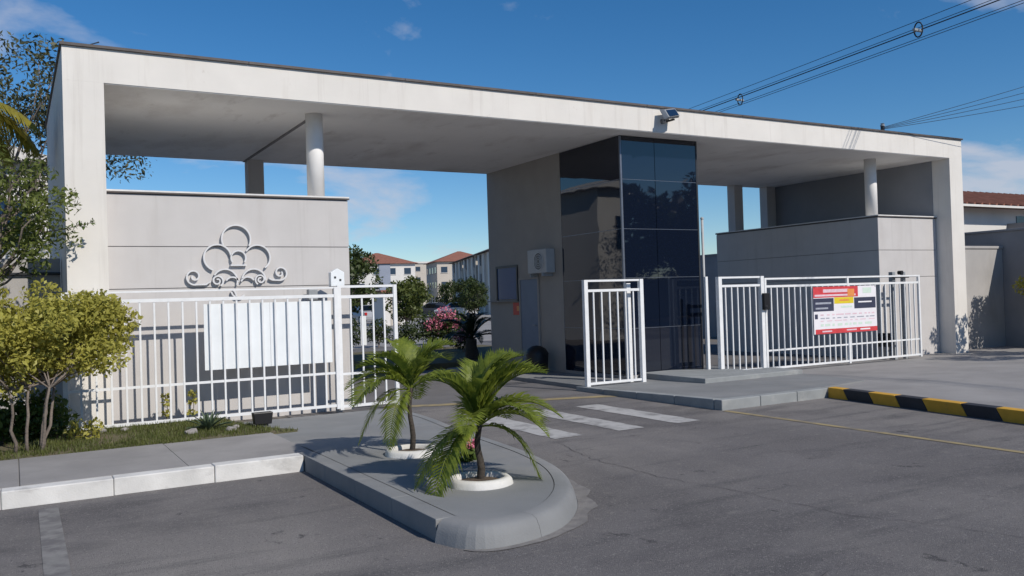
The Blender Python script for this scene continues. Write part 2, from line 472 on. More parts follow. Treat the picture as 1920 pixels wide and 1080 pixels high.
# flat slabs of the footpath along the road (joints recessed)
rng = random.Random(5)
xs = [-9.0, -7.2, -5.4, -3.6, -1.8, 0.02, 1.42, 2.632]
for a, b in zip(xs[:-1], xs[1:]):
    mb = MB(); mb.prism([(a + 0.004, 8.70), (b - 0.004, 8.70), (b - 0.004, 10.33 + 0.05 * b / 3), (a + 0.004, 10.33 + 0.05 * a / 3)], 0.0, 0.15 + rng.uniform(-0.003, 0.003))
    part('paving_slab', mb, 'concrete', pave, bevel=0.004)
part('joint_bed', MB().box(-9.0, 2.63, 8.705, 10.32, 0.0, 0.138), 'concrete', pave)
# island kerb stones: dark faced straight run, grey rounded nose
def kerb_run(pts_out, pts_in, mt, parent, z=0.15, name='kerb_stone'):
    for i in range(len(pts_out) - 1):
        a, b = Vector(pts_out[i]), Vector(pts_out[i + 1]); c, d = Vector(pts_in[i + 1]), Vector(pts_in[i])
        e = (b - a).normalized() * 0.0012
        mb = MB(); mb.prism([tuple(a + e), tuple(b - e), tuple(c - e), tuple(d + e)], -0.03, 0, ztop=lambda x, y: ztop_left(x, y) + 0.004 if z is None else z)
        part(name, mb, mt, parent, bevel=0.006)
isl_kerb = thing('island_kerb', 'grey kerb with rounded nose around the island with two small palms', 'kerb', (3.0, 5.4, 0))
ys = [8.70, 7.88, 7.06, 6.24, 5.44]
kerb_run([(2.48, y) for y in ys], [(2.632, y) for y in ys], 'grey_painted', isl_kerb, 0.153)
so_ = smooth_path(isl_out); si_ = inset(so_, 0.152)
cuts = [0, 12, 22, 32, 42, 52, len(so_) - 1]
for a, b in zip(cuts[:-1], cuts[1:]):
    mb = MB()
    for i in range(a, b):       # one stone: a run of short wedges with a worn, sloping front edge
        o0, o1, n0, n1 = so_[i], so_[i + 1], si_[i], si_[i + 1]
        if i == a: o0 = Vector(o0).lerp(Vector(o1), 0.03); n0 = Vector(n0).lerp(Vector(n1), 0.03)
        z0 = ztop_left(*si_[i]) + 0.003; z1 = ztop_left(*si_[i + 1]) + 0.003
        def mid(o, n, f): return Vector(o).lerp(Vector(n), f)
        A = [(*mid(o0, n0, f), z) for f, z in ((-0.20, -0.01), (-0.06, z0 * 0.48), (0.10, z0 * 0.82), (0.36, z0 * 0.97), (1.0, z0))]
        B = [(*mid(o1, n1, f), z) for f, z in ((-0.20, -0.01), (-0.06, z1 * 0.48), (0.10, z1 * 0.82), (0.36, z1 * 0.97), (1.0, z1))]
        mb.add(A + B, [(k, 5 + k, 6 + k, k + 1) for k in range(4)])
    o = part('kerb_stone', mb, 'grey_painted', isl_kerb, smooth=True)
sk_o = []
r_ = random.Random(12)
for i in range(4, 44):
    o, n = Vector(so_[i]), Vector(si_[i]); w = (0.05 + 0.16 * abs(noise.noise(Vector((i * .21, 0, 3)))) + r_.uniform(0, .02)) * math.sin(math.pi * (i - 4) / 39) ** 0.5
    d = (o - n).normalized(); sk_o.append((tuple(o + d * 0.03), tuple(o + d * (w + 0.05))))
mb = MB(); n = len(sk_o)
mb.add([(*a, 0.005) for a, b in sk_o] + [(*b, 0.005) for a, b in sk_o], [(i, n + i, n + i + 1, i + 1) for i in range(n - 1)])
struct(part('mortar_skirt', mb, 'mortar', None))

white_kerb = thing('white_kerb', 'white painted kerb along the left pavement', 'kerb', (-2.0, 8.5, 0))
xk = [-9.0, -8.0, -7.0, -6.0, -5.0, -4.0, -3.0, -2.0, -1.0, -0.12, 0.75, 1.62, 2.472]
for a, b in zip(xk[:-1], xk[1:]):
    mb = MB(); mb.box(a + 0.002, b - 0.002, 8.52 + rng.uniform(-0.006, 0.006), 8.692, -0.03, 0.155 + rng.uniform(-0.004, 0.004))
    part('kerb_stone', mb, 'kerb_white', white_kerb, bevel=0.010)

# verge: grass strip in front of the fence
vp = [(-9, 10.335), (0.4, 10.34), (1.4, 10.40), (2.3, 10.46), (2.98, 10.50), (3.0, 10.62), (2.72, 11.1), (2.55, 11.7), (2.5, 12.6), (-9, 12.6)]
mb = MB(); mb.prism(vp, 0.0, 0.12)
struct(part('verge', mb, 'grass_soil', None))

# guardhouse pavement on the right of the entrance lane
pad = struct(put('guardhouse_pavement', None))
def ztop_pad(x, y):
    return 0.14 - 0.07 * min(max((y - 9.3) / 2.9, 0), 1)
bm = bmesh.new()
bnd = [(8.66, 9.16), (10.72, 9.16), (12.0, 9.4), (13.0, 12.3), (13.0, 18.3), (8.75, 18.3), (8.70, 12.0)]
bm.faces.new([bm.verts.new((x, y, 0)) for x, y in bnd])
for yy in (9.4, 10.2, 11.0, 11.8, 12.3):
    bmesh.ops.bisect_plane(bm, geom=bm.verts[:] + bm.edges[:] + bm.faces[:], plane_co=(0, yy, 0), plane_no=(0, 1, 0))
for v in bm.verts: v.co.z = ztop_pad(v.co.x, v.co.y)
skirt(bm)
me = bpy.data.meshes.new('pad'); bm.normal_update(); bm.to_mesh(me); bm.free(); me.materials.append(MATS['grey_painted'])
put('paving_slab', me, pad)
pad_kerb = thing('corner_kerb', 'grey kerb at the pavement corner in front of the guardhouse', 'kerb', (8.6, 9.1, 0))
for a, b in ((9.16, 10.0), (10.0, 10.9), (10.9, 11.8), (11.8, 12.6)):
    mb = MB(); mb.prism([(8.50, a + .004), (8.655, a + .004), (8.655, b - .004), (8.50, b - .004)], -0.03, 0, ztop=lambda x, y: ztop_pad(x, y) + 0.006)
    part('kerb_stone', mb, 'kerb_grey', pad_kerb, bevel=0.012)
for a, b in ((8.50, 9.25), (9.25, 10.0), (10.0, 10.66)):
    mb = MB(); mb.box(a + .004, b - .004, 9.0, 9.155, -0.03, 0.146)
    part('kerb_stone', mb, 'kerb_grey', pad_kerb, bevel=0.012)
# forecourt of the exit gates behind the yellow and black kerb
def ztop_fc(x, y):
    return 0.135 - 0.13 * min(max((y - 8.5) / 3.8, 0), 1)
bm = bmesh.new()
bnd = [(9.9, 3.2), (30, 3.2), (40, 12.2), (40, 13.2), (13.0, 13.2), (12.95, 12.3), (11.95, 9.4), (10.74, 9.14), (10.83, 9.0)]
bm.faces.new([bm.verts.new((x, y, 0)) for x, y in bnd])
for yy in (5, 7, 8.5, 9.2, 10, 11, 12, 12.3):
    bmesh.ops.bisect_plane(bm, geom=bm.verts[:] + bm.edges[:] + bm.faces[:], plane_co=(0, yy, 0), plane_no=(0, 1, 0))
for v in bm.verts: v.co.z = ztop_fc(v.co.x, v.co.y) + 0.006
skirt(bm)
me = bpy.data.meshes.new('forecourt'); bm.normal_update(); bm.to_mesh(me); bm.free(); me.materials.append(MATS['concrete'])
struct(put('forecourt', me))
# yellow and black kerb (its face looks left)
yb = thing('striped_kerb', 'yellow and black striped kerb at the right edge of the road', 'kerb', (10.3, 7.0, 0))
yk = [9.0, 8.66, 8.16, 7.68, 7.22, 6.62, 6.12, 5.55, 5.0, 4.4, 3.8, 3.2]
for i, (a, b) in enumerate(zip(yk[:-1], yk[1:])):
    def xk_(y): return 10.66 - (9.0 - y) * 0.155
    sk = 0.10 if i else 0.0
    x0, x1 = xk_(a), xk_(b)
    sb, st = (0.0 if i == 0 else sk), sk if i + 1 < len(yk) else 0
    # lower edge is shifted towards the viewer: slanted colour joints
    lo = [(x1, b - 0.07), (x1 + .17, b - 0.07), (x0 + .17, a - (0.07 if i else 0)), (x0, a - (0.07 if i else 0))]
    hi = [(x1, b + 0.03), (x1 + .17, b + 0.03), (x0 + .17, a + (0.03 if i else 0)), (x0, a + (0.03 if i else 0))]
    mb = MB(); mb.add([(x, y, -0.03) for x, y in lo] + [(x, y, 0.155) for x, y in hi],
                      [(3, 2, 1, 0), (4, 5, 6, 7), (0, 1, 5, 4), (1, 2, 6, 5), (2, 3, 7, 6), (3, 0, 4, 7)])
    part('kerb_stone', mb, 'kerb_yellow' if i % 2 == 0 else 'kerb_black', yb, bevel=0.012)
# low step in front of the guardhouse
mb = MB(); mb.prism([(10.22, 11.2), (12.6, 11.2), (12.6, 11.95), (11.9, 11.95), (11.9, 12.3), (11.0, 12.98), (10.22, 12.98)], 0.0, 0.175)
tag(part('concrete_step', mb, 'kerb_grey', None, bevel=0.012), 'low grey concrete step in front of the glass guardhouse', 'step')

# road paint: sheets a few mm above the asphalt
def wobbly(x0, x1, y0, y1, z, seed, n=14, amp=0.012):
    r = random.Random(seed)
    L = [(x0 + r.uniform(-amp, amp), y0 + (y1 - y0) * i / n) for i in range(n + 1)]
    Rr = [(x1 + r.uniform(-amp, amp), y0 + (y1 - y0) * i / n) for i in range(n + 1)]
    return sheet(L[::-1] + Rr, z) if False else sheet([(L[0][0], y0)] + Rr + L[::-1][:-1], z)
zebra = thing('zebra_crossing', 'worn white zebra crossing painted over the entrance lane', 'crossing', (6.4, 9.7, 0))
for i, x in enumerate((5.62, 6.55, 7.46)):
    part('stripe', wobbly(x - 0.20, x + 0.20, 8.5, 10.8, 0.0045, 40 + i), 'line_white', zebra)
mb = sheet([(8.40, 4.0), (8.49, 4.0), (8.56, 8.95), (8.46, 8.95)], 0.0045)
struct(part('yellow_road_line', mb, 'line_yellow', None))
mb = sheet([(5.02, 12.62), (5.02, 12.9), (8.48, 11.62), (8.48, 11.36)][::-1], 0.0045)
struct(part('yellow_lane_line', mb, 'line_yellow', None))
mb = sheet([(0.10, 2.0), (0.26, 2.0), (0.30, 8.3), (0.15, 8.3)], 0.0045)
struct(part('faded_road_line', mb, 'line_faint', None))
# tar-filled cracks and oil spots
def crack(pts, w, seed, z=0.0042):
    r = random.Random(seed); P = [Vector((x, y)) for x, y in pts]
    path = []
    for a, b in zip(P[:-1], P[1:]):
        n = max(2, int((b - a).length / 0.09))
        for i in range(n): path.append(a.lerp(b, i / n) + Vector((r.uniform(-.03, .03), r.uniform(-.04, .04))))
    path.append(P[-1])
    mb = MB()
    L, Q = [], []
    for i, p in enumerate(path):
        d = (path[min(i + 1, len(path) - 1)] - path[max(i - 1, 0)]).normalized(); nrm = Vector((-d.y, d.x))
        ww = w * r.uniform(0.25, 1.0) * (0.3 if i in (0, len(path) - 1) else 1)
        L.append(p + nrm * ww / 2); Q.append(p - nrm * ww / 2)
    n = len(L)
    mb.add([(p.x, p.y, z) for p in L] + [(p.x, p.y, z) for p in Q], [(i, n + i, n + i + 1, i + 1) for i in range(n - 1)])
    return mb
for i, (pts, w) in enumerate([
        ([(5.3, 8.3), (5.05, 7.2), (5.0, 6.2), (5.15, 5.2), (5.2, 4.4), (5.6, 3.4), (5.7, 2.6)], 0.009),
        ([(3.6, 3.6), (3.9, 3.45), (4.1, 3.5)], 0.012), ([(6.3, 7.8), (6.8, 6.4), (6.9, 5.5), (7.4, 4.2)], 0.006)]):
    struct(part('asphalt_crack', crack(pts, w, 70 + i), 'asphalt_crack', None))
# ------------------------------------------------------------------ entrance portal
PX0, PX1, PY0, PY1, ZS, ZT = 0.62, 19.92, 12.60, 18.35, 4.68, 5.13
portal = thing('entrance_portal', 'long white flat-roofed entrance portal framing the gates', 'portal', (10.2, 15.4, 0))
part('roof_slab', MB().box(PX0, PX1, PY0, PY1, ZS, ZT), 'frame_paint', portal)
part('side_wall', MB().box(PX0, PX0 + 0.49, PY0, PY1, -0.1, ZS - 0.0005), 'frame_paint', portal)
part('side_wall', MB().box(PX1 - 0.49, PX1, PY0, PY1, -0.1, ZS - 0.0005), 'frame_paint', portal)
# ceiling skin and inner wall lining a few mm proud
part('ceiling', MB().box(PX0 + 0.50, PX1 - 0.50, PY0 + 0.012, PY1 - 0.02, ZS - 0.012, ZS - 0.002), 'soffit_paint', portal)
part('wall_lining', MB().box(PX1 - 0.505, PX1 - 0.491, PY0 + 0.46, PY1 - 0.01, 0.0, ZS - 0.014), 'inner_grey', portal)
part('ceiling_joint', MB().box(4.20, 4.25, 13.4, PY1 - 0.05, ZS - 0.030, ZS - 0.0125), 'groove', portal)
# dark metal flashing along the roof edge, in lengths
fx = [PX0 - 0.03 + (PX1 - PX0 + 0.06) * i / 8 for i in range(9)]
for a, b in zip(fx[:-1], fx[1:]):
    part('flashing', MB().box(a + 0.004, b - 0.004, PY0 - 0.035, PY1 + 0.03, ZT + 0.002, ZT + 0.038), 'coping', portal)
# round front columns and square rear columns
for cxx, cyy in ((4.21, 13.42), (17.62, 13.42)):
    part('column', MB().cyl(cxx, cyy, 3.32, ZS - 0.013, 0.135, n=32), 'column_white', portal, smooth=False)
for o in portal.children:
    if o.name.startswith('column'):
        for pl in o.data.polygons: pl.use_smooth = len(pl.vertices) == 4
for cxx in (4.40, 17.93):
    part('column', MB().box(cxx - .16, cxx + .16, 18.02, 18.30, 3.32, ZS - 0.013), 'panel_paint', portal)
part('column', MB().box(19.05, 19.40, 18.02, 18.30, 3.32, ZS - 0.013), 'panel_paint', portal)
# thin antenna stub on the roof
part('roof_stub', MB().tube([(1.02, 13.0, ZT + .03), (1.0, 13.0, ZT + .16), (1.1, 13.0, ZT + .20)], 0.010, 6), 'dark_metal', portal)

def wall_box(name, label, x0, x1, y0, y1, joints_front, joints_left=False):
    t = thing(name, label, 'wall', ((x0 + x1) / 2, (y0 + y1) / 2, 0))
    part('core', MB().box(x0 + 0.012, x1 - 0.012, y0 + 0.012, y1 - 0.012, -0.05, 3.268), 'groove', t)
    zs = [0.0] + joints_front + [3.262]
    for a, b in zip(zs[:-1], zs[1:]):
        part('render_panel', MB().box(x0, x1, y0, y1, a + (0.006 if a else -0.05), b - 0.006), 'panel_paint', t, bevel=0.003)
    part('coping', MB().box(x0 - 0.02, x1 + 0.02, y0 - 0.03, y1 + 0.02, 3.27, 3.292), 'coping', t)  # dark-coloured strip standing in for the shadow line under the white cap
    part('coping_cap', MB().box(x0 - 0.018, x1 + 0.018, y0 - 0.027, y1 + 0.018, 3.2925, 3.315), 'coping_white', t)
    return t
wall_box('entrance_wall', 'pale grey rendered wall with white scroll emblem, left of the entrance', 1.125, 4.58, 13.0, 18.27, [1.94, 2.53])
wall_box('exit_wall', 'pale grey rendered wall behind the exit gate with the banner', 17.27, 19.405, 13.0, 18.27, [1.87, 2.50])

# ------------------------------------------------------------------ scroll emblem on the left wall
emb = thing('wall_emblem', 'white metal cloud-shaped scroll emblem mounted on the entrance wall', 'emblem', (2.86, 12.95, 1.8))
def ribbon(path, w=0.021, y0=12.942, y1=12.985):
    P = [Vector(p) for p in path]; mb = MB()
    A, B = [], []
    for i, p in enumerate(P):
        d = (P[min(i + 1, len(P) - 1)] - P[max(i - 1, 0)]).normalized(); nrm = Vector((-d.y, d.x))
        A.append(p + nrm * w / 2); B.append(p - nrm * w / 2)
    n = len(P)
    vs_ = [(p.x, y0, p.y) for p in A] + [(p.x, y0, p.y) for p in B] + [(p.x, y1, p.y) for p in A] + [(p.x, y1, p.y) for p in B]
    fs = []
    for i in range(n - 1):
        fs += [(i, i + 1, n + i + 1, n + i), (2 * n + i, 3 * n + i, 3 * n + i + 1, 2 * n + i + 1),
               (i, 2 * n + i, 2 * n + i + 1, i + 1), (n + i, n + i + 1, 3 * n + i + 1, 3 * n + i)]
    fs += [(0, n, 3 * n, 2 * n), (n - 1, 3 * n - 1, 4 * n - 1, 2 * n - 1)]
    return mb.add(vs_, fs)
def arc(cx, cz, r, a0, a1, n=30):
    return [(cx + r * math.cos(R(a0 + (a1 - a0) * i / n)), cz + r * math.sin(R(a0 + (a1 - a0) * i / n))) for i in range(n + 1)]
def spiral(cx, cz, r0, r1, a0, a1, n=44):
    return [(cx + (r0 + (r1 - r0) * i / n) * math.cos(R(a0 + (a1 - a0) * i / n)), cz + (r0 + (r1 - r0) * i / n) * math.sin(R(a0 + (a1 - a0) * i / n))) for i in range(n + 1)]
EM = [('arc', arc(2.85, 2.64, .205, 205, -28)), ('arc', arc(2.58, 2.37, .19, 250, 10)), ('arc', arc(3.15, 2.37, .185, 150, -55)),
      ('ring', arc(2.875, 2.365, .105, 215, -35)), ('bar', [(2.76, 2.258), (2.99, 2.258)]),
      ('arc', arc(2.68, 2.03, .172, 150, -20)), ('arc', arc(3.09, 2.03, .172, 170, 0)),
      ('spiral', spiral(2.57, 2.035, .085, .02, -60, 480)), ('spiral', spiral(3.185, 2.045, .08, .02, 240, -300)),
      ('spiral', [(2.475, 2.03), (2.41, 1.985)] + spiral(2.25, 2.10, .125, .025, -50, -560)[2:]),
      ('spiral', [(3.31, 2.06), (3.36, 2.035)] + spiral(3.48, 2.14, .118, .022, -128, 400)[2:]),
      ('arc', arc(2.78, 1.985, .10, 150, 20)), ('arc', arc(3.0, 1.985, .10, 160, 30)),
      ('arc', arc(2.865, 1.89, .105, 190, 320)), ('stem', arc(2.70, 1.80, .13, 50, -10, 12))]
for nm, pth in EM:
    part(nm, ribbon(pth), 'emblem_white', emb)

# ------------------------------------------------------------------ fence and gates
def mesh_box(name, sx, sy, sz, mt):
    return MB().box(-sx / 2, sx / 2, -sy / 2, sy / 2, 0, sz).mesh(name, mt)
def railing(name, label, cat, x0, x1, Y, zb, z_top, z_upper, z_mid, spacing, post=0.06, posts=None, bar=0.024, slope=0.0, upper_t=0.035):
    """posts, rails and every upright bar of a railing running along X; slope = fall per metre of the bottom rail"""
    t = thing(name, label, cat, ((x0 + x1) / 2, Y, 0))
    ox = (x0 + x1) / 2
    top_end = z_upper if z_upper else z_top
    for px in (posts if posts is not None else (x0, x1)):
        me = mesh_box('post', post, post, top_end - zb + 0.03, 'white_metal')
        put('post', me, t, (px - ox, 0, zb - 0.03))
    ins = post / 2 + 0.001
    def rail(z, th, dp, nm='rail'):
        lpart(nm, MB().box(x0 - ox + ins, x1 - ox - ins, -dp / 2, dp / 2, z - th / 2, z + th / 2), 'white_metal', t)
    rail(zb + 0.02, 0.04, 0.034)
    rail(z_top, 0.045, 0.040)
    if z_upper: rail(z_upper - upper_t / 2, upper_t, 0.036)
    if z_mid: rail(z_mid, 0.034, 0.014)
    n = int(round((x1 - x0) / spacing))
    me = mesh_box('bar', bar, bar, z_top - zb - 0.0645, 'white_metal')
    for i in range(1, n):
        put('bar', me, t, (x0 + (x1 - x0) * i / n - ox, 0.0, zb + 0.0405))
    return t
railing('entrance_fence', 'white metal railing in front of the left wall, holding a blank white board', 'fence',
        0.56, 4.14, 12.40, 0.13, 1.77, 1.90, 0.63, 0.178, post=0.055, upper_t=0.022)
railing('entrance_gate', 'white sliding gate leaf standing half open beside the entrance lane', 'gate',
        4.21, 5.10, 12.46, 0.10, 1.75, 1.92, 0.60, 0.175, post=0.055)
# blank board tied behind the bars
brd = thing('blank_board', 'blank white board fixed behind the bars of the left railing', 'board', (3.2, 12.45, 0))
nP = 4
for i in range(nP):
    a = 2.27 + (4.08 - 2.27) * i / nP; b = 2.27 + (4.08 - 2.27) * (i + 1) / nP
    part('board_panel', MB().box(a + 0.002, b - 0.002, 12.432, 12.442, 0.79, 1.70), 'sign_white', brd)
# small gate standing open in front of the guardhouse
sg = railing('guardhouse_gate', 'small white barred gate standing free in front of the dark glass', 'gate',
             8.62, 9.84, 12.40, 0.10, 1.74, 1.93, None, 0.175, post=0.075)
# its latch post right behind
mb = MB(); mb.box(9.62, 9.71, 12.52, 12.61, 0.05, 1.86)
tag(part('gate_post', mb, 'white_metal', None, bevel=0.004), 'thick white post just behind the small barred gate', 'post')
# right-hand side: pedestrian gate, long sliding gate
railing('pedestrian_gate', 'narrow white barred gate between the glass guardhouse and the long gate', 'gate',
        11.74, 12.86, 12.40, 0.09, 1.76, 1.94, None, 0.16, post=0.085)
railing('sliding_gate', 'long white barred sliding gate carrying a printed banner', 'gate',
        12.96, 17.80, 12.40, 0.08, 1.73, 1.90, 0.45, 0.165, post=0.05, posts=(12.96, 15.4, 17.80))
mb = MB(); mb.box(11.50, 11.56, 12.50, 12.56, 0.06, 1.95)
tag(part('gate_post', mb, 'white_metal', None, bevel=0.004), 'slim white post between dark glass and pedestrian gate', 'post')
# lock box between the two gates
lk = thing('gate_lock', 'black lock box on the post between narrow and long gate', 'lock', (12.91, 12.33, 1.27))
part('body', MB().box(12.83, 12.985, 12.29, 12.36, 1.27, 1.60), 'black_plastic', lk, bevel=0.01)
part('handle', MB().tube([(12.86, 12.29, 1.34), (12.86, 12.25, 1.34), (12.80, 12.25, 1.34)], 0.011, 8), 'dark_metal', lk)
# guide post with rollers at the right end of the sliding gate
gp = thing('gate_guide', 'grey guide post with roller at the right end of the long gate', 'post', (17.2, 12.62, 0))
part('post', MB().box(17.12, 17.22, 12.56, 12.66, 0.0, 1.98), 'grey_metal', gp, bevel=0.004)
part('post', MB().box(17.50, 17.58, 12.56, 12.64, 0.0, 1.98), 'grey_metal', gp, bevel=0.004)
part('cross_arm', MB().box(17.10, 17.62, 12.50, 12.555, 1.84, 1.90), 'dark_metal', gp)
part('roller', MB().tube([(17.36, 12.48, 1.96), (17.36, 12.58, 1.96)], 0.045, 14), 'black_plastic', gp)
mo = thing('gate_motor', 'dark gate motor box low beside the guide post', 'motor', (17.1, 12.68, 0))
part('housing', MB().prism_y([(16.98, .30), (17.30, .30), (17.30, .52), (17.24, .60), (17.04, .60), (16.98, .52)], 12.67, 12.92), 'black_plastic', mo, bevel=0.01)
part('plinth', MB().box(17.0, 17.28, 12.69, 12.90, 0.0, 0.299), 'concrete', mo)

# banner tied on the front of the sliding gate: flat print, laid out as on the photograph
ban = thing('gate_banner', 'printed red, yellow and white advertising banner tied to the long gate', 'banner', (15.25, 12.36, 0.7))
BX0, BX1, BZ0, BZ1 = 14.30, 16.28, 0.71, 1.69
def bz(u0, u1, v0, v1, mt, lay, nm='print'):
    mb = MB(); y = 12.362 - 0.0012 * lay
    x0, x1 = BX0 + (BX1 - BX0) * u0, BX0 + (BX1 - BX0) * u1
    z0, z1 = BZ1 - (BZ1 - BZ0) * v1, BZ1 - (BZ1 - BZ0) * v0
    mb.add([(x0, y, z0), (x1, y, z0), (x1, y, z1), (x0, y, z1)], [(0, 1, 2, 3)])
    return part(nm, mb, mt, ban)
part('sheet', MB().box(BX0, BX1, 12.363, 12.368, BZ0, BZ1), 'ban_white', ban)
bz(0.00, 0.70, 0.00, 0.23, 'ban_red', 1); bz(0.15, 0.55, 0.055, 0.125, 'ban_pink', 2)
bz(0.02, 0.66, 0.165, 0.205, 'ban_pink', 2); bz(0.53, 0.64, 0.06, 0.22, 'ban_orange', 3)
bz(0.78, 0.92, 0.04, 0.16, 'ban_green', 1)
bz(0.00, 0.31, 0.245, 0.52, 'ban_navy', 1); bz(0.32, 0.625, 0.235, 0.37, 'ban_yellow', 1)
bz(0.40, 0.55, 0.28, 0.315, 'ban_orange', 2)
bz(0.635, 0.985, 0.25, 0.49, 'ban_navy', 1); bz(0.70, 0.92, 0.335, 0.365, 'ban_white', 2)
bz(0.03, 0.27, 0.33, 0.37, 'ban_grey', 2); bz(0.03, 0.22, 0.44, 0.475, 'ban_grey', 2)
bz(0.42, 0.60, 0.42, 0.46, 'ban_green', 1)
r = random.Random(8)
for row, (v, mt, h) in enumerate([(0.585, 'ban_pink', .028), (0.66, 'ban_grey', .022), (0.72, 'ban_pink', .018), (0.79, 'ban_green', .05)]):
    u = 0.10
    while u < 0.92:
        w = r.uniform(0.03, 0.12)
        bz(u, min(u + w, 0.96), v, v + h, mt, 1); u += w + r.uniform(0.015, 0.05)
bz(0.015, 0.06, 0.58, 0.68, 'ban_navy', 1)
bz(0.02, 1.0, 0.90, 1.0, 'ban_red', 1); bz(0.12, 0.27, 0.935, 0.965, 'ban_pink', 2); bz(0.5, 0.66, 0.93, 0.96, 'ban_pink', 2); bz(0.72, 0.88, 0.93, 0.96, 'ban_white', 2)
for u in (BX0 + .03, BX1 - .03):
    part('tie', MB().tube([(u, 12.35, 1.67), (u, 12.44, 1.75)], 0.006, 6), 'black_plastic', ban)

# intercom behind the left railing
ic = thing('intercom', 'white intercom box with hood on a grey post behind the railing', 'intercom', (4.22, 12.56, 0))
part('post', MB().box(4.18, 4.26, 12.58, 12.66, 0.02, 1.88), 'grey_metal', ic)
part('bracket', MB().box(4.10, 4.36, 12.50, 12.68, 1.885, 1.905), 'dark_metal', ic)
bx = part('box', MB().prism_y([(4.12, 1.91), (4.33, 1.91), (4.33, 2.12), (4.225, 2.18), (4.12, 2.12)], 12.53, 12.64), 'sign_white', ic, bevel=0.006)
part('speaker_hole', MB().box(4.17, 4.20, 12.525, 12.53, 2.03, 2.06), 'dark_metal', bx)
part('button', MB().box(4.25, 4.28, 12.525, 12.53, 1.99, 2.02), 'dark_metal', bx)
cm = thing('camera_unit', 'small dark grey device on the wall next to the intercom', 'device', (3.98, 12.9, 1.76))
part('body', MB().box(3.86, 4.00, 12.80, 12.92, 1.72, 1.88), 'grey_metal', cm, bevel=0.01)
part('arm', MB().tube([(4.0, 12.88, 1.75), (4.07, 12.93, 1.76), (4.1, 12.99, 1.74)], 0.02, 8), 'grey_metal', cm)

# ------------------------------------------------------------------ guardhouse
gh = thing('guardhouse', 'dark glass fronted guardhouse with taupe side wall under the portal', 'guardhouse', (10.9, 15.7, 0))
GX0, GX1, GY0, GYs, GY1 = 9.97, 11.88, 13.05, 15.14, 18.33
part('wall', MB().box(GX0, GX1, GYs + 0.002, GY1, 0.0, ZS - 0.014), 'guard_paint', gh)
part('core', MB().box(GX0 + 0.07, GX1 - 0.002, GY0 + 0.07, GYs, 0.10, ZS - 0.014), 'black_plastic', gh)
part('plinth', MB().box(GX0 - 0.03, GX1 + 0.02, GY0 - 0.04, GYs, 0.0, 0.125), 'concrete', gh, bevel=0.006)
zr = [0.13, 1.01, 1.97, 2.90, 3.84, ZS - 0.016]
gcx = [GX0 + 0.035, 10.80, GX1 - 0.035]
gcy = [GY0 + 0.035, GYs - 0.02]
for a, b in zip(zr[:-1], zr[1:]):
    for xa, xb in zip(gcx[:-1], gcx[1:]):
        part('glass_pane', MB().box(xa + 0.006, xb - 0.006, GY0, GY0 + 0.03, a + 0.006, b - 0.006), 'curtain_glass', gh)
    part('glass_pane', MB().box(GX0, GX0 + 0.03, gcy[0] + 0.006, gcy[1] - 0.006, a + 0.006, b - 0.006), 'curtain_glass', gh)
for z in zr[1:-1]:
    part('mullion', MB().box(GX0 + 0.035, GX1 - 0.035, GY0 + 0.004, GY0 + 0.028, z - 0.0055, z + 0.0055), 'mullion', gh)
    part('mullion', MB().box(GX0 + 0.004, GX0 + 0.028, GY0 + 0.041, GYs - 0.021, z - 0.0055, z + 0.0055), 'mullion', gh)
part('corner_post', MB().box(GX0 - 0.004, GX0 + 0.034, GY0 - 0.004, GY0 + 0.034, 0.126, ZS - 0.016), 'mullion', gh)
part('corner_post', MB().box(GX1 - 0.034, GX1 + 0.004, GY0 - 0.004, GY0 + 0.034, 0.126, ZS - 0.016), 'dark_metal', gh)
part('jamb', MB().box(GX0 - 0.006, GX0 + 0.03, GYs - 0.02, GYs + 0.03, 0.126, ZS - 0.016), 'guard_paint', gh)
# door and window on the taupe side
dr = part('door', MB().box(GX0 - 0.018, GX0 - 0.002, 16.12, 16.86, 0.06, 2.06), 'door_blue', gh, bevel=0.004)
part('door_frame', MB().box(GX0 - 0.03, GX0 - 0.002, 16.86, 16.92, 0.06, 2.12).box(GX0 - 0.03, GX0 - 0.002, 16.06, 16.12, 0.06, 2.12).box(GX0 - 0.03, GX0 - 0.002, 16.12, 16.86, 2.06, 2.12), 'guard_paint', dr)
part('handle', MB().tube([(GX0 - 0.02, 16.20, 1.05), (GX0 - 0.06, 16.20, 1.05), (GX0 - 0.06, 16.30, 1.05)], 0.011, 8), 'grey_metal', dr)
wi = part('window', MB().box(GX0 - 0.012, GX0 - 0.002, 17.02, 17.92, 1.63, 2.36), 'window_blue', gh)
part('window_frame', MB().box(GX0 - 0.03, GX0 - 0.002, 17.92, 17.97, 1.58, 2.41).box(GX0 - 0.03, GX0 - 0.002, 16.97, 17.02, 1.58, 2.41).box(GX0 - 0.03, GX0 - 0.002, 17.02, 17.92, 2.36, 2.41), 'dark_metal', wi)
part('window_sill', MB().box(GX0 - 0.10, GX0 - 0.002, 16.98, 18.32, 1.575, 1.60), 'concrete', wi)
mb = MB().box(GX0 - 0.014, GX0 - 0.003, 16.62, 17.22, 1.27, 1.55)
rs = tag(part('notice_plate', mb, 'sign_red', None), 'faded red notice plate beside the guardhouse window', 'sign')
part('lettering', MB().box(GX0 - 0.016, GX0 - 0.0145, 16.80, 17.05, 1.36, 1.47), 'ban_orange', rs)
ac = thing('air_conditioner', 'grey and white air conditioner unit on the taupe guardhouse wall', 'air conditioner', (9.8, 15.9, 2.15))
part('casing', MB().box(9.74, 9.96, 15.40, 16.16, 2.17, 2.68), 'ac_grey', ac, bevel=0.012)
part('bracket', MB().box(9.70, 9.968, 15.5, 15.54, 2.10, 2.168).box(9.76, 9.968, 16.08, 16.12, 2.10, 2.168), 'grey_metal', ac)
fan = MB()
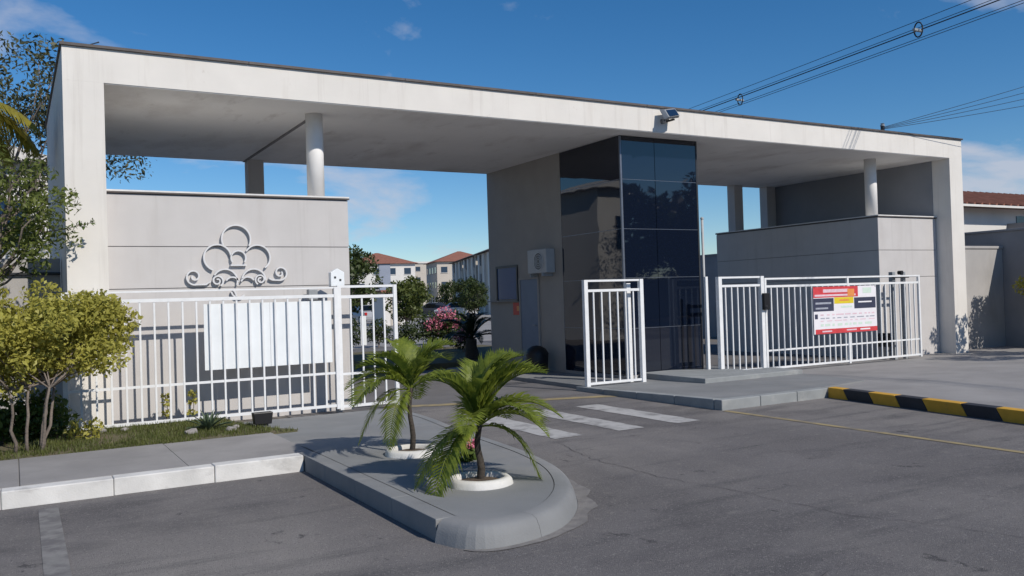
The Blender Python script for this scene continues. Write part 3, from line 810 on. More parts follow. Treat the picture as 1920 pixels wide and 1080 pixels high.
for k in range(24):
    t0 = 2 * math.pi * k / 24; t1 = 2 * math.pi * (k + 1) / 24
    fan.add([(9.732, 15.70 + .19 * math.cos(t0), 2.42 + .19 * math.sin(t0)), (9.732, 15.70 + .19 * math.cos(t1), 2.42 + .19 * math.sin(t1)), (9.732, 15.70, 2.42)], [(0, 1, 2)])
gr = part('fan_grille', fan, 'dark_metal', ac)
for k in range(4):
    rr = 0.05 + 0.045 * k
    part('grille_ring', MB().tube([(9.728, 15.70 + rr * math.cos(2 * math.pi * j / 20), 2.42 + rr * math.sin(2 * math.pi * j / 20)) for j in range(21)], 0.006, 5, cap=False), 'sign_white', gr)
# rounded black bin at the foot of the wall
bn = thing('litter_bin', 'rounded black bin at the foot of the taupe wall', 'bin', (9.62, 15.7, 0.07))
part('drum', MB().lathe(9.62, 15.7, [(0.19, 0.07), (0.23, 0.12), (0.25, 0.42), (0.24, 0.44)], 20), 'black_plastic', bn, smooth=True)
part('lid', MB().lathe(9.62, 15.7, [(0.255, 0.43), (0.255, 0.46), (0.20, 0.56), (0.10, 0.62), (0.0, 0.635)], 20), 'black_plastic', bn, smooth=True)
# white upright pipe at the guardhouse's right corner
pp = thing('vent_pipe', 'tall thin pale pipe standing right of the dark glass', 'pipe', (12.03, 13.12, 0))
part('pipe', MB().cyl(12.03, 13.12, 0.02, 3.12, 0.026, n=14), 'ac_grey', pp, smooth=True)
part('pipe_cap', MB().lathe(12.03, 13.12, [(0.034, 3.12), (0.034, 3.15), (0.0, 3.17)], 14), 'ac_grey', pp)

# floodlight on the lintel
fl = thing('floodlight', 'small grey floodlight on the front edge of the portal roof', 'floodlight', (10.66, 12.5, 4.85))
part('bracket', MB().box(10.60, 10.64, 12.40, 12.598, 4.88, 4.91).box(10.74, 10.78, 12.40, 12.598, 4.88, 4.91), 'dark_metal', fl)
hs = MB(); hs.add([(10.50, 12.36, 4.86), (10.84, 12.36, 4.92), (10.84, 12.50, 5.13), (10.50, 12.50, 5.07), (10.54, 12.28, 4.90), (10.80, 12.28, 4.95), (10.80, 12.40, 5.10), (10.54, 12.40, 5.06)],
                  [(0, 3, 2, 1), (4, 5, 6, 7), (0, 1, 5, 4), (1, 2, 6, 5), (2, 3, 7, 6), (3, 0, 4, 7)])
hd = part('housing', hs, 'grey_metal', fl, bevel=0.008)
part('lens', MB().add([(10.56, 12.276, 4.915), (10.78, 12.279, 4.957), (10.78, 12.383, 5.085), (10.56, 12.383, 5.05)], [(0, 1, 2, 3)]), 'window_glass', hd)
part('sensor', MB().cyl(10.50, 12.42, 4.80, 4.88, 0.035, n=12), 'dark_metal', fl)

# ------------------------------------------------------------------ overhead cables
def sagline(a, b, sag, n=40):
    a, b = Vector(a), Vector(b)
    return [a.lerp(b, i / n) - Vector((0, 0, sag * 4 * (i / n) * (1 - i / n))) for i in range(n + 1)]
names_a = ['lowest', 'second lowest', 'third lowest', 'third highest', 'second highest', 'highest']
for k, (dx, dz) in enumerate(((0, 0), (0.10, 0.09), (-0.12, 0.18), (0.04, 0.25), (0.12, 0.33), (-0.06, 0.42))):
    a = (14.9 + dx, -2.0, 7.0 + dz); b = (21.35 + dx, 37.0, 7.3 + dz)
    pts = sagline(a, b, 0.15)
    tag(part('power_cable', MB().tube(pts, 0.007, 5), 'cable', None), names_a[k] + ' of six dark street cables crossing the sky above the roof', 'cable', 'street cables')
for k, (x, y, z) in enumerate(((16.95, 11.6, 7.03), (18.28, 18.2, 7.06))):
    sp = thing('cable_spacer', ('large dark ring spacer on the cables near the top right', 'dark ring spacer on the cables just above the roof')[k], 'spacer', (x, y, z))
    n = 14
    ring = [(x + 0.02, y + 0.10 * math.cos(2 * math.pi * j / n), z + 0.12 + 0.16 * math.sin(2 * math.pi * j / n)) for j in range(n + 1)]
    part('ring', MB().tube(ring, 0.016, 6, cap=False), 'cable', sp)
    part('clip', MB().box(x - .14, x + .14, y - .03, y + .03, z + 0.08, z + 0.13), 'grey_metal', sp)
names_b = ['lowest', 'second lowest', 'second highest', 'highest']
pole_top = [(22.77, 11, 6.24), (22.79, 11, 6.48), (22.81, 11, 6.70), (22.82, 11, 6.92)]
for k, e in enumerate(pole_top):
    s_ = Vector((17.06, 12.58, 5.20 + 0.015 * k)); d = Vector(e) - s_
    pts = sagline(s_, s_ + d * 1.6, 0.06)
    tag(part('service_cable', MB().tube(pts, 0.006, 5), 'cable', None), names_b[k] + ' of four thin cables fanning out from the bracket on the roof edge', 'cable', 'service cables')
cb = thing('cable_bracket', 'small dark cable bracket on the roof edge above the exit gate', 'bracket', (17.06, 12.62, ZT + 0.04))
part('stem', MB().box(17.03, 17.09, 12.60, 12.66, ZT + 0.039, 5.27), 'dark_metal', cb)
part('insulator', MB().lathe(17.06, 12.63, [(0.0, 5.27), (0.05, 5.27), (0.05, 5.30), (0.025, 5.31), (0.045, 5.33), (0.0, 5.34)], 10), 'grey_metal', cb)

# ------------------------------------------------------------------ right boundary: low lit wall, tall shaded wall, tiled house
lw = thing('side_wall_low', 'sunlit low rendered wall right of the portal with a diagonal shadow', 'wall', (21.2, 13.3, 0))
part('render', MB().box(19.935, 22.48, 13.2, 13.38, -0.1, 2.55), 'wall_render', lw)
part('coping', MB().box(19.935, 22.48, 13.17, 13.41, 2.551, 2.62), 'wall_render', lw, bevel=0.01)
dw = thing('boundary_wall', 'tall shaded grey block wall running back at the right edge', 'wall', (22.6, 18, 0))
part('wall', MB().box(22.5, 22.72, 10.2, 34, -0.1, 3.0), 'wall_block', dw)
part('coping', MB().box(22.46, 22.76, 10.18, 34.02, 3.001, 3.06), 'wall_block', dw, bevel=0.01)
wh = thing('tiled_house', 'white house with red tiled roof behind the right boundary wall', 'house', (38, 25, 0))
part('wall', MB().box(33.0, 50.0, 22.0, 30.0, 0, 4.90), 'block_white', wh)
rf = MB(); rf.add([(32.5, 21.3, 4.92), (50.5, 21.3, 4.92), (50.5, 30.7, 4.92), (32.5, 30.7, 4.92), (35.5, 25.9, 6.2), (47.5, 25.9, 6.2)],
                  [(0, 1, 5, 4), (1, 2, 5), (2, 3, 4, 5), (3, 0, 4), (3, 2, 1, 0)])
rfo = part('roof', rf, 'roof_tile', wh)
for i in range(34):     # tile rows read as ribs running down the slope
    x = 32.9 + i * 0.52
    t0 = min(1.0, max(0.0, (x - 32.5) / 3.0), max(0.0, (50.5 - x) / 3.0))
    part('tile_row', MB().tube([(x, 21.3, 4.97), (x, 21.3 + 4.55 * t0, 4.97 + 1.26 * t0)], 0.07, 6), 'roof_tile', rfo)
part('window', MB().box(38.6, 40.6, 21.97, 21.998, 3.6, 4.6), 'window_glass', wh)
part('gutter', MB().box(32.5, 50.5, 21.2, 21.29, 4.84, 4.93), 'block_white', wh)
part('annex', MB().box(37.9, 46, 19.5, 21.99, 0, 4.25), 'wall_block', wh)

# perimeter wall and pale house at the far left
pw = thing('perimeter_wall', 'pale wall with a dark rail beside the left end of the portal', 'wall', (-4, 14.0, 0))
part('wall', MB().box(-12, 0.60, 13.9, 14.1, -0.05, 2.42), 'wall_render', pw)
part('rail', MB().tube([(-12, 13.86, 2.2), (0.60, 13.86, 2.2)], 0.022, 8), 'dark_metal', pw)
ph = thing('pale_house', 'pale house hidden behind the tall trees at the left edge', 'house', (-4, 28, 0))
part('wall', MB().box(-9, 1.2, 26, 34, 0, 5.6), 'block_white', ph)
part('roof', MB().prism_y([(-9.5, 5.61), (1.5, 5.61), (-4, 7.0)], 25.6, 34.4), 'block_white', ph)
for x in (-6.5, -3.5, -0.8):
    part('window', MB().box(x, x + 1.2, 25.97, 25.998, 3.4, 4.6), 'window_glass', ph)

# ------------------------------------------------------------------ foliage
def leaf_cloud(centers, radii, counts, size, seed, up=0.35, aspect=0.5, zflat=0.8):
    """many small folded leaves scattered round clump centres; returns a mesh builder with 2 quads... as tris"""
    rs_ = np.random.RandomState(seed)
    allv, nleaf = [], 0
    for c, rad, cnt in zip(centers, radii, counts):
        p = rs_.normal(0, 1, (cnt, 3)); ln = np.linalg.norm(p, axis=1, keepdims=True)
        p = p / ln * (rs_.uniform(0.25, 1.0, (cnt, 1)) ** 0.6) * rad
        p[:, 2] *= zflat
        p += np.array(c)
        d = rs_.normal(0, 1, (cnt, 3)); d /= np.linalg.norm(d, axis=1, keepdims=True)
        nn = rs_.normal(0, 1, (cnt, 3)); nn[:, 2] += up * 2; nn += np.array(SUN) * 0.7; nn /= np.linalg.norm(nn, axis=1, keepdims=True)
        s = np.cross(d, nn); s /= np.linalg.norm(s, axis=1, keepdims=True) + 1e-6
        L = size * rs_.uniform(0.45, 1.55, (cnt, 1)); Wd = L * aspect
        a = p - d * L * 0.5; b = p + d * L * 0.5
        q1 = p + s * Wd * 0.5 + nn * L * 0.08; q2 = p - s * Wd * 0.5 + nn * L * 0.08
        allv.append(np.stack([a, q1, b, q2], 1).reshape(-1, 3)); nleaf += cnt
    V = np.concatenate(allv)
    F = np.arange(nleaf * 4).reshape(-1, 4)
    return V, F

def np_mesh(name, V, F, mt):
    me = bpy.data.meshes.new(name)
    me.vertices.add(len(V)); me.vertices.foreach_set('co', np.asarray(V, dtype=np.float32).ravel())
    k = F.shape[1]
    me.loops.add(F.size); me.loops.foreach_set('vertex_index', F.astype(np.int32).ravel())
    me.polygons.add(len(F)); me.polygons.foreach_set('loop_start', np.arange(0, F.size, k, dtype=np.int32))
    me.polygons.foreach_set('loop_total', np.full(len(F), k, dtype=np.int32))
    me.update(calc_edges=True)
    me.materials.append(MATS[mt])
    return me

def branchy(mb, base, target, r0, r1, seed, n=6, wob=0.08, sides=7):
    r_ = random.Random(seed); b, t = Vector(base), Vector(target); L = (t - b).length
    pts = [b.lerp(t, i / n) + (Vector((r_.uniform(-1, 1), r_.uniform(-1, 1), r_.uniform(-.4, .4))) * wob * L if 0 < i < n else Vector()) for i in range(n + 1)]
    mb.tube(pts, [r0 + (r1 - r0) * i / n for i in range(n + 1)], sides)
    return pts

def tree(name, label, loc, trunk_h, crown_c, crown_r, nclump, leaves, size, leafm, barkm, seed, trunk_r=0.12, clump_r=None,
         shell=0.45, group=None, zflat=0.8, cat='tree', stems=1, spread=0.0, aspect=0.5):
    """tapered trunk(s), limbs to every third clump, crown of leaves in clumps; coordinates are local to the base"""
    r_ = random.Random(seed)
    t = thing(name, label, cat, loc, 0, group)
    cc, cr_ = Vector(crown_c), Vector(crown_r)
    cs, rs2 = [], []
    for i in range(nclump):
        while True:
            d = Vector((r_.uniform(-1, 1), r_.uniform(-1, 1), r_.uniform(-1, 1)))
            if shell < d.length < 1.0: break
        cs.append(cc + Vector((d.x * cr_.x, d.y * cr_.y, d.z * cr_.z)))
        rs2.append((clump_r or min(cr_) * 0.42) * r_.uniform(0.6, 1.3))
    tb = MB()
    for s in range(stems):
        off = Vector((r_.uniform(-spread, spread), r_.uniform(-spread, spread), 0)) if stems > 1 else Vector()
        top = Vector((cc.x * 0.5 + off.x * 1.6, cc.y * 0.5 + off.y * 1.6, trunk_h))
        branchy(tb, off + Vector((0, 0, -0.05)), top, trunk_r, trunk_r * 0.62, seed + 11 + s, 5, 0.03, 9)
        for i in range(s, nclump, max(2 * stems, 3)):
            branchy(tb, top - Vector((0, 0, trunk_r)), cs[i], trunk_r * 0.5, trunk_r * 0.10, seed * 7 + i, 5, 0.07, 6)
    lpart('trunk', tb, barkm, t, smooth=True)
    tot = sum(q ** 2 for q in rs2)
    V, F = leaf_cloud([tuple(c) for c in cs], rs2, [max(8, int(leaves * q * q / tot)) for q in rs2], size, seed, zflat=zflat, aspect=aspect)
    put('crown', np_mesh('crown', V, F, leafm), t)
    return t

# clipped golden shrub-tree by the left railing
t = tree('golden_shrub', 'flat-topped yellow-green shrub tree with thin stems at the left edge', (0.12, 11.2, 0.12), 0.72, (0.05, 0.0, 1.29), (1.04, 0.85, 0.50), 104, 28000,
         0.056, 'leaf_duranta', 'bark', 3, trunk_r=0.020, clump_r=0.24, shell=0.30, cat='shrub', stems=6, spread=0.28, zflat=0.8)
t = tree('leafy_tree', 'feathery green tree rising behind the golden shrub against the portal', (-0.55, 12.25, 0.10), 1.7, (0.22, 0.0, 2.72), (1.02, 0.7, 1.12), 58, 8200,
         0.072, 'leaf_left', 'bark', 17, trunk_r=0.06, clump_r=0.27, shell=0.25, aspect=0.38)
tree('sparse_tree', 'tall thin-leaved tree standing behind the left end of the portal', (-0.6, 21.0, 0), 3.2, (0.5, 0.2, 5.6), (2.9, 2.4, 2.2), 80, 11500,
     0.11, 'leaf_sparse', 'bark', 23, trunk_r=0.07, clump_r=0.60, shell=0.2, zflat=0.6, aspect=0.4)

# twig reaching across the pillar
tw = thing('leafy_twig', 'thin twig with few leaves crossing the left pillar', 'twig', (0.45, 12.3, 2.75))
pts = [(0.35, 12.3, 2.66), (0.6, 12.28, 2.70), (0.8, 12.3, 2.76), (0.94, 12.3, 2.80)]
part('stem', MB().tube(pts, [0.008, 0.006, 0.005, 0.003], 5), 'bark', tw)
V, F = leaf_cloud([(0.66, 12.28, 2.71), (0.79, 12.3, 2.76), (0.92, 12.3, 2.80)], [0.08, 0.07, 0.05], [34, 22, 10], 0.05, 4)
V = V - np.array((0.45, 12.3, 2.75)); put('leaves', np_mesh('leaves', V, F, 'leaf_green'), tw)

# fronds: midrib with drooping leaflets
def frond_mesh(name, length, arch, nl, lw, ll, seed, leafm, vee=0.5, droop=0.4):
    """frond grows along +X from the origin, rising then arching over"""
    r_ = random.Random(seed); mb = MB()
    N = 12; pts = []
    for i in range(N + 1):
        s = i / N
        pts.append(Vector((length * (s - 0.10 * s * s), 0, length * (arch[0] * s - arch[1] * s * s))))
    mb.tube(pts, [0.011 * length * (1 - 0.8 * i / N) + 0.002 for i in range(N + 1)], 5)
    for i in range(nl):
        s = 0.12 + 0.87 * i / (nl - 1)
        k = min(int(s * N), N - 1); f = s * N - k
        p = pts[k].lerp(pts[k + 1], f); d = (pts[k + 1] - pts[k]).normalized()
        prof = math.sin(math.pi * min(1.0, s * 0.86 + 0.16)) ** 0.6
        for sd in (-1, 1):
            L = ll * prof * r_.uniform(0.85, 1.12); 
            out = (Vector((0, sd, 0)) + d * (0.55 + 0.5 * s) + Vector((0, 0, vee))).normalized()
            side = d.cross(out).cross(out).normalized() if True else d
            w = lw * r_.uniform(0.8, 1.15)
            tp = p + out * L + Vector((0, 0, -droop * L * r_.uniform(0.7, 1.2)))
            md = p + out * L * 0.5 + Vector((0, 0, -droop * L * 0.18))
            ax = (tp - p).normalized(); wv = d - ax * d.dot(ax)
            wv = wv.normalized() * w * 0.5
            mb.add([p - wv * 0.5, p + wv * 0.5, md + wv, tp, md - wv], [(0, 1, 2, 4), (4, 2, 3)])
    return mb.mesh(name, leafm)

def palm(name, label, loc, trunk_h, trunk_r, fronds, leafm, barkm, group=None, cat='palm'):
    t = thing(name, label, cat, loc, 0, group)
    n = 7
    lpart('trunk', MB().tube([(0.012 * math.sin(i), 0.01 * math.cos(i * 1.3), -0.02 + (trunk_h + 0.02) * i / n) for i in range(n + 1)], [trunk_r * (1.25 - 0.5 * i / n) for i in range(n + 1)], 12), barkm, t, smooth=True)
    for me, rz, ry, sc in fronds:
        o = put('frond', me, t, (0, 0, trunk_h - 0.02))
        o.rotation_euler = (0, ry, rz); o.scale = (sc, sc, sc)
    return t
FA = frond_mesh('frond', 0.80, (0.75, 0.95), 32, 0.026, 0.31, 1, 'leaf_palm', vee=0.55, droop=0.35)
FB = frond_mesh('frond', 0.80, (0.95, 0.80), 33, 0.025, 0.31, 2, 'leaf_palm', vee=0.65, droop=0.22)
FC = frond_mesh('frond', 0.80, (0.35, 1.05), 32, 0.026, 0.28, 3, 'leaf_palm', vee=0.40, droop=0.45)
def ring_fronds(spec): return [(me, R(a), R(b), s) for me, a, b, s in spec]
palm('young_palm', 'young palm with a bare dark trunk, farther of the two on the island', (3.38, 7.92, 0.16), 0.64, 0.024,
     ring_fronds([(FA, -165, -4, 0.95), (FB, 150, -12, 0.80), (FB, 20, -14, 0.85), (FA, -30, -6, 0.90), (FC, 168, 6, 0.80), (FB, 75, -16, 0.80), (FB, -70, -32, 0.60), (FA, 110, -6, 0.85),
                  (FA, -8, 0, 0.95), (FB, 45, -34, 0.75), (FB, 195, -26, 0.80), (FB, -20, -40, 0.72), (FA, 130, -24, 0.75), (FC, -150, 20, 0.72), (FA, 60, 4, 0.8), (FB, 100, -44, 0.8), (FB, 0, -30, 0.9), (FA, 175, -16, 0.9)]),
     'leaf_palm', 'bark_dark')
palm('young_palm', 'young palm with low arching fronds, nearer of the two on the island', (3.27, 6.28, 0.16), 0.47, 0.028,
     ring_fronds([(FB, -12, -24, 1.00), (FA, -25, -16, 0.95), (FC, -160, 8, 0.88), (FC, 178, 0, 0.80), (FB, 100, -26, 0.82), (FB, 25, -34, 0.92), (FA, -60, -20, 0.80), (FB, 140, -30, 0.82), (FA, 40, -10, 0.90), (FB, -100, -46, 0.66),
                  (FA, -40, -4, 0.80), (FA, 70, -8, 0.82), (FB, 5, -40, 1.0), (FB, -35, -36, 0.92), (FB, 170, -38, 0.80), (FA, 12, -6, 0.98), (FC, -172, 14, 0.72), (FB, -5, -52, 0.9), (FA, -130, -14, 0.7), (FC, -18, 8, 0.85), (FB, 60, -44, 0.85)]),
     'leaf_palm', 'bark_dark')
# white ring round each palm, filled with earth
for k, (x, y) in enumerate(((3.38, 7.92), (3.27, 6.28))):
    rg = thing('planter_ring', ('white concrete ring around the farther island palm', 'white concrete ring around the nearer island palm')[k], 'planter', (x, y, 0.15))
    pr = [(0.19, 0.15), (0.192, 0.198), (0.203, 0.212), (0.24, 0.208), (0.258, 0.19), (0.268, 0.15)]
    ring_mb = MB().lathe(x, y, pr, 36)
    ring_mb.v = [(vx + 0.006 * math.sin(7 * math.atan2(vy - y, vx - x)), vy, vz) for vx, vy, vz in ring_mb.v]
    part('ring', ring_mb, 'kerb_white', rg, smooth=True)
    so = MB().lathe(x, y, [(0.191, 0.165), (0.14, 0.178), (0.07, 0.19), (0.0, 0.192)], 24)
    part('soil', so, 'soil', rg, smooth=True)

# pink flowers beside the nearer palm
pf = thing('flower_plant', 'small plant with pink blooms between the two island palms', 'plant', (3.62, 7.22, 0.15))
V, F = leaf_cloud([(-0.03, 0, 0.07), (0.05, 0.02, 0.06)], [0.11, 0.09], [130, 90], 0.06, 31); put('leaves', np_mesh('leaves', V, F, 'leaf_green'), pf)
V, F = leaf_cloud([(0.03, -0.02, 0.17), (0.07, 0.0, 0.13)], [0.065, 0.05], [90, 60], 0.038, 32); stuff(put('blooms', np_mesh('blooms', V, F, 'leaf_pink'), pf))

# agave-like plant and lamp in the verge
def rosette(name, label, loc, n, L, seed, leafm, w=0.05, cat='plant'):
    r_ = random.Random(seed); t = thing(name, label, cat, loc)
    for i in range(n):
        a = i * 2.399 + r_.uniform(-.2, .2); e = R(20 + 60 * (i / n) + r_.uniform(-8, 8)); l_ = L * r_.uniform(.75, 1.1)
        mb = MB(); P_ = []
        for k in range(5):
            s = k / 4; rr = l_ * s * math.cos(e); z = l_ * s * math.sin(e) - 0.25 * l_ * s * s
            P_.append((rr, z))
        vs_ = []; wd = [0.6, 1.0, 0.85, 0.5, 0.03]
        for k, (rr, z) in enumerate(P_):
            x, y = rr * math.cos(a), rr * math.sin(a); sx, sy = -math.sin(a) * w * wd[k] / 2, math.cos(a) * w * wd[k] / 2
            vs_ += [(x + sx, y + sy, z + 0.008), (x, y, z - 0.004), (x - sx, y - sy, z + 0.008)]
        fs = []
        for k in range(4):
            b = k * 3; fs += [(b, b + 1, b + 4, b + 3), (b + 1, b + 2, b + 5, b + 4)]
        mb.add(vs_, fs); lpart('leaf', mb, leafm, t)
    return t
rosette('spiky_plant', 'dark spiky rosette plant at the foot of the white railing', (2.10, 11.35, 0.11), 34, 0.34, 3, 'leaf_agave', 0.045)
bl = thing('ground_lamp', 'black box lamp standing on the verge in front of the railing', 'lamp', (2.72, 11.2, 0.12))
part('housing', MB().prism_y([(2.62, .15), (2.83, .15), (2.85, .30), (2.60, .30)], 11.12, 11.24), 'black_plastic', bl, bevel=0.008)
part('stand', MB().box(2.66, 2.79, 11.14, 11.22, 0.119, 0.149), 'dark_metal', bl)
for i, (x, y, s) in enumerate(((1.86, 11.15, .09), (2.32, 11.1, .07), (2.42, 11.3, .05), (0.95, 12.1, .06), (1.2, 12.05, .05))):
    bm = bmesh.new(); bmesh.ops.create_icosphere(bm, subdivisions=2, radius=s)
    for v in bm.verts:
        v.co *= 1 + 0.35 * noise.noise(v.co * (1.6 / s) + Vector((i * 9, 0, 0))); v.co.z *= 0.6
    me = bpy.data.meshes.new('stone'); bm.to_mesh(me); bm.free(); me.materials.append(MATS['stone'])
    tag(put('stone', me, None, (x, y, 0.13)), ('pale stone left of the spiky plant on the verge', 'pale stone right of the spiky plant on the verge', 'small stone between spiky plant and black lamp',
        'small stone under the left part of the railing', 'smallest stone under the left part of the railing')[i], 'stone')
# weedy plants behind the railing
for i, (x, y) in enumerate(((1.78, 12.62), (2.12, 12.6), (0.62, 11.7), (0.78, 11.6))):
    t = thing('weed', ('yellowish weed behind the railing, left of the board', 'yellowish weed behind the railing under the board edge', 'leafy weed at the foot of the golden shrub', 'small weed right of the golden shrub stems')[i], 'plant', (x, y, 0.1))
    lpart('stem', MB().tube([(0, 0, 0), (0.02, 0, 0.2), (0.0, 0.01, 0.40 if i < 2 else .2)], [0.006, 0.005, 0.003], 5), 'bark', t)
    V, F = leaf_cloud([(0, 0, 0.12), (0.02, 0, 0.26), (0, 0, 0.36)] if i < 2 else [(0, 0, .08), (0.05, 0, .18)], [0.07] * 3 if i < 2 else [0.12] * 2, [26] * 3 if i < 2 else [60] * 2, 0.06, 50 + i)
    put('leaves', np_mesh('leaves', V, F, 'leaf_duranta'), t)
# dark undergrowth below the golden shrub
for i, (x, y) in enumerate(((-0.15, 11.9), (0.3, 11.95))):
    t = thing('undergrowth_bush', ('dark bush in the shade at the left edge under the golden shrub', 'dark bush in the shade next to the first railing bars')[i], 'bush', (x, y, 0.1))
    lpart('stem', MB().tube([(0, 0, 0), (0.03, 0.02, 0.3)], [0.02, 0.01], 6), 'bark', t)
    V, F = leaf_cloud([(-.15, 0, .2), (.12, 0.05, .22), (0, 0, .42), (-.1, -.1, .3)], [.26, .26, .26, .24], [420] * 4, 0.07, 60 + i)
    put('leaves', np_mesh('leaves', V, F, 'leaf_green'), t)

# grass blades on the verge
rs_ = np.random.RandomState(77)
nb = 26000
px_ = rs_.uniform(-2.2, 3.0, nb); py_ = rs_.uniform(10.35, 12.5, nb)
def in_verge(x, y):
    front = 10.36 + np.clip(x, 0, 3) * 0.045
    right = np.where(y < 10.62, 3.0, np.where(y < 11.1, 3.0 - (y - 10.62) * 0.58, 2.72 - (y - 11.1) * 0.25))
    return (y > front) & (x < right)
patch = np.array([noise.noise(Vector((a * 1.3, b * 1.6, 0.3))) for a, b in zip(px_, py_)])
ok = in_verge(px_, py_) & (patch > -0.28 + rs_.uniform(-.2, .2, nb))
px_, py_ = px_[ok], py_[ok]; nb = len(px_)
h = rs_.uniform(0.02, 0.06, nb); a = rs_.uniform(0, 6.28, nb); ln = rs_.uniform(0.0, 0.035, nb)
V = np.zeros((nb, 3, 3)); w = 0.005
V[:, 0] = np.stack([px_ + w * np.cos(a), py_ + w * np.sin(a), np.full(nb, 0.118)], 1)
V[:, 1] = np.stack([px_ - w * np.cos(a), py_ - w * np.sin(a), np.full(nb, 0.118)], 1)
V[:, 2] = np.stack([px_ - ln * np.sin(a), py_ + ln * np.cos(a), 0.12 + h], 1)
go = put('grass', np_mesh('grass', V.reshape(-1, 3), np.arange(nb * 3).reshape(-1, 3), 'leaf_grass'))
stuff(go); go['label'] = 'short patchy grass on the verge in front of the left railing'; go['category'] = 'grass'

# yellow palm whose fronds hang in at the left edge
FY_ = frond_mesh('frond', 1.5, (0.5, 0.85), 34, 0.05, 0.50, 5, 'leaf_palm_yellow', vee=0.15, droop=0.7)
palm('yellow_palm', 'palm with yellowish drooping fronds high at the left edge', (-0.72, 14.6, 0), 4.62, 0.09,
     ring_fronds([(FY_, 10, 6, 0.9), (FY_, -20, -6, 0.85), (FY_, 55, 0, 0.9), (FY_, 120, 0, 0.9), (FY_, 180, 0, 0.9), (FY_, -120, -6, 0.9), (FY_, -65, 0, 0.85), (FY_, 30, 18, 0.8)]),
     'leaf_palm_yellow', 'bark')

# young trees off to the right, whose shade falls on the pillar foot and the forecourt
tree('young_tree', 'yellow-green young tree at the right edge in front of the shaded wall', (22.0, 11.7, 0.0), 1.0, (0.0, 0.0, 1.75), (0.62, 0.6, 0.75), 20, 2600, 0.09, 'leaf_duranta', 'bark', 41, trunk_r=0.04, clump_r=0.26)
tree('young_tree', 'young street tree beyond the right edge of the forecourt', (20.5, 10.2, 0.0), 1.2, (0.0, 0.0, 2.0), (0.85, 0.8, 0.8), 22, 2600, 0.10, 'leaf_green', 'bark', 43, trunk_r=0.04, clump_r=0.24)

tree('young_tree', 'second young street tree beyond the right edge, nearer the road', (19.6, 8.2, 0.1), 1.3, (0.0, 0.0, 2.2), (1.3, 1.0, 0.7), 26, 3000, 0.10, 'leaf_green', 'bark', 44, trunk_r=0.05, clump_r=0.3)

# ------------------------------------------------------------------ background seen through the portal
# cycad in the shade just behind the guardhouse
FD = frond_mesh('frond', 1.15, (0.75, 0.70), 40, 0.022, 0.20, 9, 'leaf_cycad', vee=0.5, droop=0.15)
cy_ = [(FD, a_, b_, s_ * 1.12) for a_, b_, s_ in [(k * 25.7, (-28 if k % 2 else 4) + (k * 7 % 11), 0.85 + 0.02 * (k % 5)) for k in range(14)]] + [(FD, k * 60 + 12, -52, 0.8) for k in range(6)]
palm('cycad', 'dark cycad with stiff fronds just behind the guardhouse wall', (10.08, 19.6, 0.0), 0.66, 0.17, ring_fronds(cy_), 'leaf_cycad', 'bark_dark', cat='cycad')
bed = MB(); bed.prism([(7.2, 19.0), (13.0, 19.0), (13.5, 25.5), (8.5, 25.5)], 0.0, 0.14)
struct(part('planting_bed', bed, 'grass_soil', None, bevel=0.02))
def flower_shrub(label, loc, sc, seed, pink=True):
    t = thing('flowering_shrub', label, 'shrub', loc)
    lpart('stem', MB().tube([(0, 0, 0), (0.05, 0, 0.4)], [0.03, 0.015], 6), 'bark', t)
    V, F = leaf_cloud([(-.3, 0, .5), (.25, .1, .55), (0, -.1, .8), (.1, .2, .4)], [.4, .38, .36, .4], [260] * 4, 0.10, seed); put('leaves', np_mesh('leaves', V * sc, F, 'leaf_far'), t)
    if pink:
        V, F = leaf_cloud([(-.25, -.15, .7), (.25, -.1, .75), (.05, -.2, .98)], [.3, .3, .28], [220] * 3, 0.07, seed + 1); stuff(put('blooms', np_mesh('blooms', V * sc, F, 'leaf_pink'), t))
    return t
flower_shrub('pink flowering shrub in the bed behind the gates', (11.6, 24.6, 0.1), 1.15, 71)
flower_shrub('dark green shrub left of the pink one behind the gates', (10.2, 24.2, 0.1), 0.9, 75, False)
flower_shrub('small pale pink shrub between pink shrub and cycad', (11.35, 22.6, 0.1), 0.7, 78)

